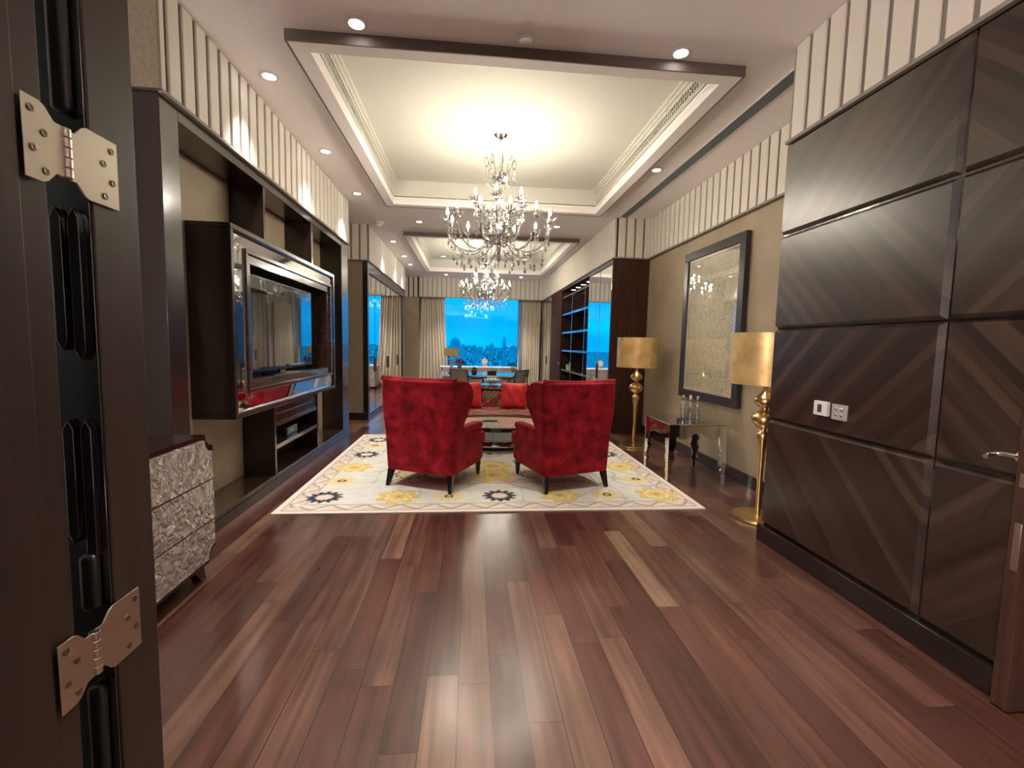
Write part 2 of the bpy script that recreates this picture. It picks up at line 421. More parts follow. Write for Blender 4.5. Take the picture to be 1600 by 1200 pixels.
# tv surround
v = thing('television_cabinet', 'dark wood box with mirrored border holding the television', 'cabinet', (-1.88, 5.12, .81)); kv = dict(ox=-1.88, oy=5.12, oz=.81)
XF = -1.845; y0, y1, z0, z1 = 3.77, 6.46, .81, 2.345
def frame(xb, xf, y0, y1, z0, z1, w): return [(xb, y0, z0, xf, y1, z0+w), (xb, y0, z1-w, xf, y1, z1), (xb, y0, z0+w, xf, y0+w, z1-w), (xb, y1-w, z0+w, xf, y1, z1-w)]
part('box_shell', WOOD, v, *frame(-2.178, XF, y0, y1, z0, z1, .04), **kv)
part('back_board', BLACK, v, (-2.178, y0+.04, z0+.04, -2.12, y1-.04, z1-.04), **kv)
a0, a1, b0, b1 = y0+.04, y1-.04, z0+.04, z1-.04
i0, i1, j0, j1 = 3.97, 6.26, 1.0, 2.19
O = [(a0, b0), (a1, b0), (a1, b1), (a0, b1)]; I = [(i0, j0), (i1, j0), (i1, j1), (i0, j1)]
for k in range(4):
    q = (k+1) % 4; bm = bmesh.new()
    P = [(XF-.028, *O[k]), (XF-.028, *O[q]), (XF-.004, *I[q]), (XF-.004, *I[k])]
    fr = [bm.verts.new((p[0]+1.88, p[1]-5.12, p[2]-.81)) for p in P]; bk = [bm.verts.new((p[0]+1.88-.012, p[1]-5.12, p[2]-.81)) for p in P]
    bm.faces.new(fr); bm.faces.new(bk[::-1])
    for i in range(4): bm.faces.new((fr[i], fr[(i+1) % 4], bk[(i+1) % 4], bk[i]))
    obj('mirror_strip', bm, MIRROR, v)['label'] = 'bevelled mirror border strip'
part('inner_frame', WOODH, v, *frame(-2.12, XF+.018, i0, i1, j0, j1, .035), **kv)
part('stepped_frame', WOODH, v, *frame(-2.12, XF-.005, i0+.035, i1-.035, j0+.035, j1-.035, .075), **kv)
# TV
tv = thing('television', 'large flat television with black screen reflecting the blue window', 'television', (-1.95, 4.99, 1.11))
kt = dict(ox=-1.95, oy=4.99, oz=1.11)
part('casing', BLACK, tv, (-1.99, 4.13, 1.155, -1.955, 5.86, 2.035), **kt)
part('screen', SCREEN, tv, (-1.957, 4.145, 1.18, -1.950, 5.845, 2.02), bevel=0, **kt)
part('stand', BLACKG, tv, (-2.02, 4.62, 1.11, -1.89, 5.4, 1.125), (-1.99, 4.93, 1.12, -1.965, 5.07, 1.17), **kt)
# console
w = thing('media_console', 'low dark wood console with slatted vent and open shelves below the television', 'cabinet', (-1.88, 5.2, .13)); kc = dict(ox=-1.88, oy=5.2, oz=.13)
part('side_panel', WOOD, w, (-2.178, 4.56, .13, -1.88, 4.60, .81), **kc)
part('side_panel', WOOD, w, (-2.178, 5.80, .13, -1.88, 5.84, .81), **kc)
part('shelf', WOODH, w, (-2.178, 4.60, .60, -1.885, 5.80, .64), **kc)
part('shelf', WOODH, w, (-2.178, 4.60, .375, -1.885, 5.80, .42), **kc)
part('back_board', BLACK, w, (-2.178, 4.60, .13, -2.16, 5.80, .81), **kc)
vp = part('vent_panel', WOODH, w, (-1.90, 4.60, .715, -1.89, 5.80, .728), (-1.90, 4.60, .79, -1.89, 5.8, .81), **kc)
bs = []
yy = 4.615
while yy < 5.79:
    bs += [(-1.903, yy, .64, -1.893, yy+.012, .715), (-1.903, yy, .728, -1.893, yy+.012, .79)]; yy += .026
part('vent_slats', WOODH, w, *bs, bevel=0, **kc)
x_ = thing('set_top_box', 'small grey box with white lettering on the console shelf', 'box', (-2.02, 5.2, .42))
bbx('casing', DARKFR, x_, (-.1, -.15, 0, .06, .15, .085), bevel=.006)
bbx('front_plate', pbr('slate_grey_plate', (.11, .14, .16), .3), x_, (.06, -.14, .005, .066, .14, .082), bevel=.003)
bm = bmesh.new()
for k, (q, hgt) in enumerate(((0, .035), (.014, .025), (.03, .035), (.044, .03))):
    box(bm, .0662, -.035+q, .028, .0668, -.027+q, .028+hgt)
box(bm, .0662, -.035, .04, .0668, .02, .046)
obj('lettering', bm, WHITE, x_)

# ================================================================== LEFT MIRRORED WARDROBE
u = thing('mirrored_wardrobe', 'tall wardrobe with mirror doors and leather handles on the left wall', 'wardrobe', (-1.88, 10.9, 0)); kw = dict(ox=-1.88, oy=10.9)
part('side_panel', TAN2, u, (-2.4, 8.62, .13, -1.96, 8.66, 2.90), label='tan fabric side panel', **kw)
part('corner_post', WOOD, u, (-1.96, 8.61, 0, -1.87, 8.74, 2.91), **kw)
part('end_post', WOOD, u, (-2.4, 12.95, 0, -1.87, 13.40, 2.91), **kw)
part('head_rail', WOOD, u, (-2.3, 8.74, 2.72, -1.87, 12.95, 2.91), **kw)
part('base_rail', WOOD, u, (-2.3, 8.74, 0, -1.87, 12.95, .06), **kw)
part('carcass_back', BLACK, u, (-2.3, 8.74, .06, -2.0, 12.95, 2.72), **kw)
seams = [8.745, 9.32, 10.04, 10.76, 11.48, 12.20, 12.945]
for k in range(6):
    a, b = seams[k]+.004, seams[k+1]-.004; bm = bmesh.new(); e = .02; X0, X1 = -1.905, -1.889
    O = [(a, .065), (b, .065), (b, 2.715), (a, 2.715)]; I = [(a+e, .065+e), (b-e, .065+e), (b-e, 2.715-e), (a+e, 2.715-e)]
    vo = [bm.verts.new((X0+1.88, y-10.9, z)) for y, z in O]; vi = [bm.verts.new((X1+1.88, y-10.9, z)) for y, z in I]; vb = [bm.verts.new((X0-.02+1.88, y-10.9, z)) for y, z in O]
    for i in range(4):
        j = (i+1) % 4; bm.faces.new((vo[i], vo[j], vi[j], vi[i])); bm.faces.new((vb[i], vb[j], vo[j], vo[i]))
    bm.faces.new(vi); bm.faces.new(vb[::-1])
    d = obj('mirror_door', bm, MIRROR, u)
    if k % 2 == 0: hy = (b-.05, b-.005)
    else: hy = (a+.005, a+.05)
    bbx('handle', LEATHER, d, (X1+1.88, hy[0]-10.9, .87, X1+1.88+.022, hy[1]-10.9, 1.14), bevel=.006)

# ================================================================== RIGHT DISPLAY CABINET
u = thing('display_cabinet', 'dark wood wall cabinet with mirror doors and blue-lit open shelves on the right', 'cabinet', (2.35, 10.4, 0)); kw = dict(ox=2.35, oy=10.4)
part('end_panel', WOODR, u, (2.352, 7.5, 0, 2.968, 7.55, 2.915), **kw)
part('head_rail', DARKG, u, (2.36, 7.55, 2.84, 2.9, 9.06, 2.915), **kw)
part('base', WOOD, u, (2.36, 7.55, 0, 2.9, 13.26, .09), **kw)
for a, b in ((7.555, 8.232), (8.24, 9.04)):
    bm = bmesh.new(); e = .018; X0, X1 = 2.365, 2.350
    O = [(a, .095), (b, .095), (b, 2.835), (a, 2.835)]; I = [(a+e, .095+e), (b-e, .095+e), (b-e, 2.835-e), (a+e, 2.835-e)]
    vo = [bm.verts.new((X0-2.35, y-10.4, z)) for y, z in O]; vi = [bm.verts.new((X1-2.35, y-10.4, z)) for y, z in I]; vb = [bm.verts.new((X0+.02-2.35, y-10.4, z)) for y, z in O]
    for i in range(4):
        j = (i+1) % 4; bm.faces.new((vo[i], vo[j], vi[j], vi[i])); bm.faces.new((vb[i], vb[j], vo[j], vo[i]))
    bm.faces.new(vi); bm.faces.new(vb[::-1])
    d = obj('mirror_door', bm, MIRROR, u)
    if a > 8: bbx('handle', LEATHER, d, (X1-2.35-.02, a+.008-10.4, .87, X1-2.35, a+.055-10.4, 1.14), bevel=.006)
part('carcass', WOOD, u, (2.39, 7.56, .1, 2.9, 9.03, 2.83), (2.36, 9.04, .09, 2.9, 9.08, 2.91), **kw)
part('back_board', WOODR, u, (2.80, 9.08, .09, 2.86, 11.76, 2.91), **kw)
part('top_board', BLACK, u, (2.36, 9.08, 2.86, 2.80, 11.76, 2.91), **kw)
part('end_post', WOODR, u, (2.35, 11.76, 0, 2.9, 13.26, 2.91), **kw)
part('door_pull', WHITE, u, (2.34, 11.9, .95, 2.35, 11.93, 1.03), **kw)
for z in (2.22, 1.76, 1.31, .82, .42):
    part('shelf', WOODH, u, (2.37, 9.08, z, 2.80, 11.76, z+.045), **kw)
part('shelf_rail', WOODH, u, (2.37, 9.08, 2.66, 2.40, 11.76, 2.70), **kw)
part('upright', WOODH, u, (2.372, 10.60, .09, 2.80, 10.64, 2.68), **kw)
part('upright', WOODH, u, (2.372, 9.40, .09, 2.80, 9.44, 2.68), **kw)
SHL = []
for k in range(6):
    y = 9.35+k*.5
    pl = ('nearest', 'second nearest', 'third nearest', 'third farthest', 'second farthest', 'farthest')[k]
    l = thing('cabinet_spotlight', f'small round spotlight above the display shelves, {pl} of its row', 'light', (2.56, y, 2.86), group='spotlights above the display shelves')
    bm = bmesh.new(); lathe(bm, [(.075, 0), (.075, -.006), (.055, -.008), (.055, 0)], seg=24, cap=False); obj('trim_ring', bm, CHROME, l, smooth=True)
    bm = bmesh.new(); lathe(bm, [(.055, -.001), (.055, -.004)], seg=24); obj('lens', bm, LENSS, l)
    li = D.lights.new('cabinet_spot', 'SPOT'); li.energy = 3; li.spot_size = 1.6; li.spot_blend = 1; li.shadow_soft_size = .04; li.color = (.9, .96, 1)
    lo = D.objects.new('cabinet_spot_lamp', li); COL.objects.link(lo); lo.parent = l; lo.location = (0, 0, -.02)
# mirrored sliding panel beyond the post
u = thing('mirror_panel_door', 'mirrored panel with dark handle beside the right window curtain', 'door', (2.36, 14.1, 0)); kw = dict(ox=2.36, oy=14.1)
part('frame', WOOD, u, (2.36, 13.27, 0, 2.42, 13.31, 2.91), (2.36, 14.86, 0, 2.42, 14.9, 2.91), (2.36, 13.31, 2.84, 2.42, 14.86, 2.91), (2.36, 13.31, 0, 2.42, 14.86, .06), **kw)
for a, b in ((13.312, 14.08), (14.088, 14.858)):
    d = part('mirror_leaf', MIRROR, u, (2.375, a, .062, 2.395, b, 2.838), **kw)
    if a < 14: part('handle', LEATHER, d, (2.355, b-.06, .87, 2.375, b-.015, 1.14), bevel=.006, **kw)
sbox('wall_right', PAINT, (2.43, 13.3, 0, 2.6, 15.5, CZ))
# shelf ornaments
def figure(x, y, z, h, lab):
    bm = bmesh.new()
    prof = [(.045, 0), (.045, .012), (.02, .03)]
    n = 5
    for k in range(n):
        t0 = .03+(h-.05)*k/n; t1 = .03+(h-.05)*(k+1)/n
        prof += [(.018, t0+.002), (.032-.003*k, (t0+t1)/2), (.016, t1-.002)]
    prof += [(.012, h-.01), (.004, h)]
    lathe(bm, prof, seg=14); o = obj('crystal_figurine', bm, WHITEG, smooth=True); o.location = (x, y, z)
    tag(o, lab, 'ornament', 'tall white ornaments on the display shelves')
figure(2.47, 9.62, 1.805, .32, 'tall white beaded ornament on the upper display shelf')
figure(2.47, 9.66, 1.355, .36, 'tall white beaded ornament on the middle display shelf')
figure(2.47, 9.70, .865, .40, 'tall white beaded ornament on the lower display shelf')
o = bbx('cream_box', MATB, None, (2.44, 10.9, .865, 2.6, 11.05, 1.06)); tag(o, 'small cream box at the back of the lower display shelf', 'box')
o = bbx('green_tin', pbr('pale_green_tin', (.35, .5, .38), .4), None, (2.42, 11.12, .865, 2.58, 11.32, .99)); tag(o, 'pale green tin beside the cream box on the lower shelf', 'tin')

# ================================================================== CURTAINS
def curtain(name, label, xt0, xt1, xb0, xb1, y, z0, z1, folds, amp, mat, lean=0.):
    bm = bmesh.new(); nu, nv = folds*10, 24; grid = []
    for j in range(nv+1):
        tt = j/nv; z = z0+(z1-z0)*tt; q = (1-tt)**1.3; row = []
        for i in range(nu+1):
            s = i/nu; x0 = xt0+(xb0-xt0)*q; x1 = xt1+(xb1-xt1)*q
            ph = 2*PI*folds*s
            a = amp*(.7+.3*math.sin(3.1*s*folds+1.3))
            row.append(bm.verts.new((x0+(x1-x0)*s+.012*math.sin(ph*2+tt), y+a*math.sin(ph+.5*math.sin(2*tt+s*9)), z)))
        grid.append(row)
    for j in range(nv):
        for i in range(nu): bm.faces.new((grid[j][i], grid[j][i+1], grid[j+1][i+1], grid[j+1][i]))
    o = obj(name, bm, mat, smooth=True, angle=80)
    m = o.modifiers.new('solid', 'SOLIDIFY'); m.thickness = .004
    tag(o, label, 'curtain'); return o
curtain('curtain', 'long beige curtain gathered at the left side of the window', -1.62, -.93, -1.75, -.66, 15.27, .02, 2.98, 9, .045, CURT)
curtain('curtain', 'long beige curtain gathered at the right side of the window', 1.80, 2.33, 1.72, 2.33, 15.27, .02, 2.98, 8, .045, CURT)
curtain('sheer_curtain', 'thin white sheer beside the left beige curtain', -.95, -.86, -.80, -.70, 15.38, .05, 2.98, 3, .02, SHEER)
curtain('sheer_curtain', 'thin white sheer beside the right beige curtain', 1.70, 1.80, 1.56, 1.72, 15.38, .05, 2.98, 3, .02, SHEER)
cr = bmesh.new(); tube(cr, [(-1.64, 15.27, 3.0), (2.35, 15.27, 3.0)], .012)
tag(obj('curtain_rail', cr, WHITE), 'white curtain rail behind the fluted pelmet', 'rail')

# ================================================================== CITY
sbox('ground', CITYG, (-4000, 60, -75, 4000, 6500, -74))
rng = random.Random(3)
bm = bmesh.new()
spec = [(.018-.07, 900, 60, 88), (-.035, 1250, 34, 70), (.055, 1000, 24, 98), (.075, 1400, 60, 70), (.0, 1500, 60, 60), (.105, 1050, 52, 95), (.128, 1300, 40, 92), (.027, 1700, 50, 75), (-.01, 1150, 22, 70), (.09, 2000, 60, 100)]
TW = [(d_*sl_+.02*d_, d_, wd_*.34) for sl_, d_, wd_, h_ in spec]
for k in range(5000):
    d = 300*math.exp(rng.random()*2.5); x = .1*d+d*(rng.random()-.5)*.45
    s = (4+rng.random()*9)*(1+d/1500); h = 4+rng.random()**3*(22+d*.012)
    if any(x < tx+tw+2 and x+s > tx-tw-2 and d < ty+tw+4 and d+s > ty-4 for tx, ty, tw in TW): continue
    box(bm, x, d, -74, x+s, d+s*.7, -74+h)
tag(obj('city_blocks', bm, LOWB), 'dense low city buildings spreading to the horizon outside the window', 'buildings', kind='stuff')
NTH = ['leftmost', 'second from the left', 'third from the left', 'fourth from the left', 'fifth from the left', 'fifth from the right', 'fourth from the right', 'third from the right', 'second from the right', 'rightmost']
for k, (sl, d, wd, h) in enumerate(sorted(spec)):
    bm = bmesh.new(); x = d*sl+0.02*d; wd *= .34; h = 74+(h-74)*.5 if h > 74 else h
    box(bm, -wd/2, 0, 0, wd/2, wd*.7, h); box(bm, -wd/3, wd*.1, h, wd/3, wd*.5, h*1.06); 
    box(bm, -wd/20, wd*.2, h*1.06, wd/20, wd*.3, h*1.12)
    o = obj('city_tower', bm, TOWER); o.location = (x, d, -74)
    tag(o, 'distant hazy high-rise tower outside the window, %s on the skyline' % NTH[k], 'building', 'high-rise towers in the city skyline')

# ================================================================== RUG
def grid_pattern(name, x0, x1, y0, y1, step, zf, pat, mat, parent=None, thick=.012):
    nx, ny = int((x1-x0)/step), int((y1-y0)/step)
    xs = np.linspace(x0, x1, nx+1); ys = np.linspace(y0, y1, ny+1)
    gx, gy = np.meshgrid(xs, ys); z = np.full(gx.shape, zf)
    vt = np.stack([gx, gy, z], -1).reshape(-1, 3)
    idx = np.arange((nx+1)*(ny+1)).reshape(ny+1, nx+1)
    fc = np.stack([idx[:-1, :-1], idx[:-1, 1:], idx[1:, 1:], idx[1:, :-1]], -1).reshape(-1, 4)
    nb = len(vt)
    bot = np.array([(x0, y0, zf-thick), (x1, y0, zf-thick), (x1, y1, zf-thick), (x0, y1, zf-thick)])
    V = np.concatenate([vt, bot]).tolist(); Fc = fc.tolist()
    edge = [idx[0, :].tolist(), idx[:, -1].tolist(), idx[-1, ::-1].tolist(), idx[::-1, 0].tolist()]
    for k, e in enumerate(edge): Fc.append([nb+k, nb+(k+1) % 4]+e[::-1])
    Fc.append([nb+3, nb+2, nb+1, nb])
    me = D.meshes.new(name); me.from_pydata(V, [], Fc); me.materials.append(mat)
    ca = me.color_attributes.new('pattern', 'FLOAT_COLOR', 'POINT')
    C = pat(vt[:, 0], vt[:, 1]); C = np.concatenate([C, np.tile(np.median(C, axis=0)[None], (4, 1))])
    C4 = np.concatenate([C, np.ones((len(C), 1))], 1).astype(np.float32); ca.data.foreach_set('color', C4.ravel())
    o = D.objects.new(name, me); COL.objects.link(o)
    if parent: o.parent = parent
    return o
RX0, RX1, RY0, RY1 = -1.63, 2.145, 3.83, 7.18
def rug(x, y):
    rr = np.random.RandomState(5)
    C = np.tile(np.array([.60, .58, .50]), (len(x), 1))
    n = np.sin(x*17+3*np.sin(y*9))*np.cos(y*15+2*np.sin(x*13)); C *= (1+.05*n)[:, None]
    fine = rr.rand(len(x)); C *= (.93+.14*fine)[:, None]
    d = np.minimum.reduce([x-RX0, RX1-x, y-RY0, RY1-y]); s = np.where(np.minimum(x-RX0, RX1-x) < np.minimum(y-RY0, RY1-y), y, x)
    def setc(m, c, k=1.):
        C[m] = C[m]*(1-k)+np.array(c)*k
    setc(d < .055, (.68, .58, .49))
    b = (d > .06) & (d < .21); setc(b, (.56, .47, .39))
    scroll = b & (np.abs(np.sin(s*21+0*d)*.045+.135-d) < .016); setc(scroll, (.66, .60, .50))
    leaf = b & (np.abs(np.sin(s*21+1.6)*.05+.135-d) < .010); setc(leaf, (.30, .21, .16))
    for q in (.06, .21, .80, .95): setc(np.abs(d-q) < .008, (.33, .25, .20))
    ib = (d > .80) & (d < .95); setc(ib, (.56, .47, .37)); setc(ib & (np.abs(np.sin(s*25)*.04+.875-d) < .013), (.33, .25, .2))
    def vines(m, seed):
        v_ = np.abs(np.sin(x*7+2*np.sin(y*5+seed))+np.cos(y*8+2*np.cos(x*6+seed)))
        setc(m & (v_ < .07), (.40, .40, .34), .8)
    vines((d > .22) & (d < .79), 1.); vines(d > .96, 4.)
    def flower(cx, cy, kind, R):
        dx, dy = x-cx, y-cy; r = np.hypot(dx, dy); a = np.arctan2(dy, dx)
        near = r < R*1.35
        if kind == 'star':
            lobe = R*1.25*(.70+.30*np.abs(np.cos(a*6))**1.5)
            setc(near & (r < lobe), (.022, .028, .04)); setc(near & (r < R*.56*(1+.1*np.cos(a*12))), (.68, .52, .42)); 
        elif kind == 'yellow':
            lobe = R*1.25*(.66+.34*np.abs(np.cos(a*3.5))); setc(near & (r < lobe), (.62, .43, .09)); setc(near & (np.abs(r-lobe*.55) < .012), (.72, .62, .36)); setc(near & (r < R*.2), (.45, .27, .08))
        elif kind == 'small':
            lobe = R*1.2*(.5+.5*np.abs(np.cos(a*6))); setc(near & (r < lobe), (.66, .50, .22)); setc(near & (r < R*.34), (.05, .04, .05)); setc(near & (r < R*.16), (.7, .5, .3))
        elif kind == 'outline':
            lobe = R*(.72+.28*np.abs(np.cos(a*6))); setc(near & (r < lobe), (.035, .035, .04)); setc(near & (r < lobe*.86), (.60, .46, .20)); setc(near & (r < R*.5), (.42, .40, .33)); setc(near & (r < R*.25), (.6, .45, .15))
        elif kind == 'grey':
            lobe = R*(.7+.3*np.abs(np.cos(a*4))); setc(near & (r < lobe), (.42, .41, .37)); setc(near & (r < lobe*.6), (.62, .56, .42)); setc(near & (r < R*.2), (.05, .05, .05))
    fx = [(-1.32, 'star'), (-.65, 'yellow'), (-.18, 'small'), (.30, 'star'), (.88, 'yellow'), (1.35, 'small'), (1.85, 'yellow')]
    for cx, k in fx:
        flower(cx, 4.235, k, .135 if k != 'yellow' else .17); flower(cx, RY1-.405, k, .135)
    fy = [(4.74, 'small'), (5.26, 'yellow'), (5.88, 'star'), (6.40, 'small')]
    for cy_, k in fy:
        flower(-1.30, cy_, k, .135 if k != 'yellow' else .17); flower(1.83, cy_, k, .135 if k != 'yellow' else .17)
    inner = [(-.62, 4.98, 'outline', .19), (-.15, 4.95, 'grey', .17), (.27, 4.93, 'yellow', .22), (.27, 5.3, 'yellow', .2), (.72, 4.95, 'outline', .16), (1.15, 4.95, 'grey', .2), (1.12, 5.4, 'star', .15),
             (-.6, 5.45, 'star', .14), (-.1, 5.5, 'outline', .17), (.7, 5.5, 'outline', .17), (-.6, 5.95, 'yellow', .17), (1.1, 5.95, 'outline', .18), (.27, 5.9, 'grey', .2)]
    for q in inner: flower(*q[:2], q[2], q[3])
    br = np.sin(x*70+5*np.sin(y*31))*np.sin(y*64+5*np.sin(x*37)); m_ = (C[:, 2] < .2) & (C[:, 0] > .4) & (br > .45); C[m_] = C[m_]*.45+np.array([.62, .58, .48])*.55
    return np.clip(C, 0, 1)
o = grid_pattern('area_rug', RX0, RX1, RY0, RY1, .0115, .013, rug, RUGM)
tag(o, 'large cream patterned rug with yellow flowers and black star rings under the red chairs', 'rug')

# ================================================================== WINGBACK CHAIRS
def sheet_loop(bm, secs, cap=True):
    rings = [[bm.verts.new(p) for p in s] for s in secs]; n = len(rings[0])
    for a, b in zip(rings, rings[1:]):
        for i in range(n): bm.faces.new((a[i], a[(i+1) % n], b[(i+1) % n], b[i]))
    if cap: bm.faces.new(rings[0][::-1]); bm.faces.new(rings[-1])
def wingchair(label, loc, rz):
    c = thing('wingback_armchair', label, 'armchair', loc, rz, 'pair of red velvet wingback armchairs')
    Wd = .375
    # back slab: flared to the top, slightly raked and crowned at both upper corners
    bm = bmesh.new(); secs = []
    for k in range(17):
        tt = k/16; z = .165+.915*tt; hw = Wd+.025*tt+.018*math.sin(min(1, max(0, (tt-.45)/.55))*PI)
        yb = -.375-.055*tt; yf = -.235-.035*tt
        ring_ = []
        for (x, y) in [(-hw, yb+.03), (-hw+.03, yb), (-hw*.5, yb-.012), (0, yb-.015), (hw*.5, yb-.012), (hw-.03, yb), (hw, yb+.03), (hw, yf), (0, yf), (-hw, yf)]:
            zz = z
            if k == 16: zz = z+.012*abs(x/hw)**2-.004
            ring_.append((x, y, zz))
        secs.append(ring_)
    sheet_loop(bm, secs)
    o = obj('backrest', bm, VELVET, c, bevel=.018, seg=3, angle=50)
    # rolled top edge
    bm = bmesh.new(); pts = [(-.40+.8*i/12, -.385+.0*i, 1.072+.016*abs((i-6)/6)**2) for i in range(13)]
    tube(bm, pts, .030, 12); obj('top_roll', bm, VELVET, c, smooth=True, angle=80)
    # wings
    for s in (-1, 1):
        bm = bmesh.new()
        prof = smoothcurve([(-.24, .50), (-.19, .60), (-.12, .71), (-.04, .84), (-.03, .95), (-.10, 1.04), (-.20, 1.083), (-.38, 1.088)], 5)
        poly = [(p[0], p[1]) for p in [(v.x, v.y) for v in [Vector((q[0], q[1], 0)) for q in prof]]]+[(-.40, .9), (-.38, .54)]
        ctr = (-.26, .85)
        secs = []
        for (dx, sc) in ((-.045, .96), (-.03, 1.), (.03, 1.), (.048, .96)):
            ring_ = []
            for (y, z) in poly:
                fl = max(0, (z-.6))*.075+max(0, (y+.3))*.10
                ring_.append((s*(Wd-.045+dx*1.0+fl), ctr[0]+(y-ctr[0])*sc, ctr[1]+(z-ctr[1])*sc))
            secs.append(ring_)
        sheet_loop(bm, secs); obj('wing', bm, VELVET, c, bevel=.014, seg=3, angle=60)
    # arms
    for s in (-1, 1):
        bm = bmesh.new(); prof = [(-.30, .165), (.315, .165), (.325, .30), (.325, .535), (.305, .56), (-.30, .56)]
        a, b = sorted((s*(Wd-.085), s*(Wd+.002))); prism(bm, prof, 0, a, b)
        obj('arm', bm, VELVET, c, bevel=.022, seg=3, angle=60)
        bm = bmesh.new(); prism(bm, [(-.28, .545), (.335, .535), (.345, .575), (.32, .603), (-.28, .610)], 0, s*(Wd-.042)-.052, s*(Wd-.042)+.052)
        obj('arm_pad', bm, VELVET, c, bevel=.018, seg=3, angle=60)
    bbx('seat_base', VELVET, c, (-Wd+.02, -.25, .165, Wd-.02, .42, .34), bevel=.02, seg=3)
    bm = bmesh.new(); box(bm, -Wd+.088, -.24, .335, Wd-.088, .37, .475); box(bm, -Wd+.012, .345, .335, Wd-.012, .48, .475)
    obj('seat_cushion', bm, VELVET, c, bevel=.03, seg=4, angle=60)
    for sx, sy_, sp_ in ((-1, -1, .03), (1, -1, .03), (-1, 1, .0), (1, 1, .0)):
        bm = bmesh.new(); x, y = sx*(Wd-.045), (-.335 if sy_ < 0 else .34); zt = .17
        if sy_ < 0:
            secs = [[(x+a*.030+0, y+b*.030, zt) for a, b in ((-1, -1), (1, -1), (1, 1), (-1, 1))], [(x+sx*.018+a*.017, y-.045+b*.017, .002) for a, b in ((-1, -1), (1, -1), (1, 1), (-1, 1))]]
            sheet_loop(bm, secs); obj('leg', bm, BLACKW, c, bevel=.003)
        else:
            lathe(bm, [(.030, .17), (.030, .12), (.024, .10), (.027, .09), (.020, .03), (.014, .022), (.016, .01), (.012, .002)], x, y, 16); obj('leg', bm, BLACKW, c, smooth=True)
    return c
RT = .013
wingchair('red velvet wingback armchair seen from behind, the left one of the pair', (-.335, 4.79, RT), -math.radians(24))
wingchair('red velvet wingback armchair seen from behind, the right one near the gold lamps', (.965, 4.73, RT), math.radians(18))

# ================================================================== COFFEE TABLE
c = thing('coffee_table', 'low oval table with inlaid pale top and black rim between chairs and sofa', 'table', (.40, 6.28, RT))
bm = bmesh.new(); lathe(bm, [(.99, .348), (.99, .362)], sx=.72, sy=.44, seg=64); obj('table_top', bm, STONE, c)
bm = bmesh.new(); lathe(bm, [(.95, .29), (1.0, .30), (1.005, .345), (.99, .349), (.95, .349)], sx=.72, sy=.44, seg=64); obj('rim', bm, BLACKG, c, smooth=True)
bm = bmesh.new(); lathe(bm, [(.46, .03), (.42, .06), (.40, .15), (.48, .29)], sx=.9, sy=.44, seg=40); obj('pedestal', bm, MIRDARK, c, smooth=True)
bm = bmesh.new(); lathe(bm, [(.5, .001), (.5, .03), (.46, .035)], sx=.9, sy=.44, seg=40); obj('foot_plate', bm, BLACKG, c, smooth=True)
r_ = thing('remote_control_case', 'flat black remote case lying on the coffee table', 'remote', (.29, 6.33, RT+.363), .05)
bbx('case', BLACK, r_, (-.10, -.05, 0, .10, .05, .016), bevel=.005)
bbx('clip', CHROME, r_, (-.05, -.012, .016, .05, .012, .019), bevel=.001)

# ================================================================== SOFA
sf = thing('sofa', 'red and olive patterned brocade sofa facing the armchairs', 'sofa', (.33, 7.3, 0))
def sofa_pat(uo, vo):
    def f(x, y):
        C = np.tile(np.array([.22, .018, .022]), (len(x), 1))
        rr = np.random.RandomState(2); C *= (.75+.5*rr.rand(len(x)))[:, None]
        P = .40
        for ox, oy in ((0, 0), (.5, .5)):
            u_ = ((x-uo)/P+ox) % 1-.5; v_ = ((y-vo)/(P*1.0)+oy) % 1-.5
            r = np.abs(u_)**1.2/.215+np.abs(v_)**1.35/.13
            k = 1. if ox == 0 else 1.9
            r = r*k
            m3 = r < 1.28; C[m3] = (.40, .25, .16); m2 = r < 1.12; C[m2] = (.10, .085, .04)
            nn = np.sin(x*90)*np.sin(y*80); m1 = (r < 1.0) & (nn > .1); C[m1] = (.27, .24, .13)
        lines = np.abs(np.sin(x*30+np.sin(y*22)*1.3)+np.cos(y*26)) < .09; C[lines & (C[:, 0] < .34) & (C[:, 1] < .05)] = (.42, .22, .14)
        return C
    return f
# seat cushion with patterned top, back with patterned front (vertical grid)
grid_pattern('seat_cushion', -1.08, 1.12, -.42, .40, .012, .385, sofa_pat(.02, .18), SOFAM, sf, thick=.115)
bk = grid_pattern('backrest', -1.08, 1.12, .27, .75, .012, 0, sofa_pat(-.17, .42), SOFAM, sf, thick=.16)
bk.rotation_euler = (math.radians(84), 0, 0); bk.location = (0, .42, 0)
grid_pattern('seat_front', -1.08, 1.12, .10, .27, .012, 0, sofa_pat(.0, .19), SOFAM, sf, thick=.78).rotation_euler = (PI/2, 0, 0)
children(sf)[-1].location = (0, -.40, 0)
for s in (-1, 1):
    a, b = (-1.2, -1.08) if s < 0 else (1.12, 1.24)
    bm = bmesh.new(); box(bm, a, -.42, .08, b, .58, .52); obj('arm', bm, UPH if False else VELVET, sf, bevel=.035, seg=3)
bbx('back_rail', BLACKW, sf, (-1.2, .48, .66, 1.24, .62, .70), bevel=.01)
bbx('back_shell', BLACKW, sf, (-1.2, .60, .08, 1.24, .625, .68), bevel=.008)
for sx, sy_ in ((-1.1, -.36), (1.14, -.36), (-1.1, .54), (1.14, .54)):
    bm = bmesh.new(); lathe(bm, [(.022, .10), (.016, .0 if sy_ > 0 else .0135)], sx, sy_, 12); obj('leg', bm, BLACKW, sf)
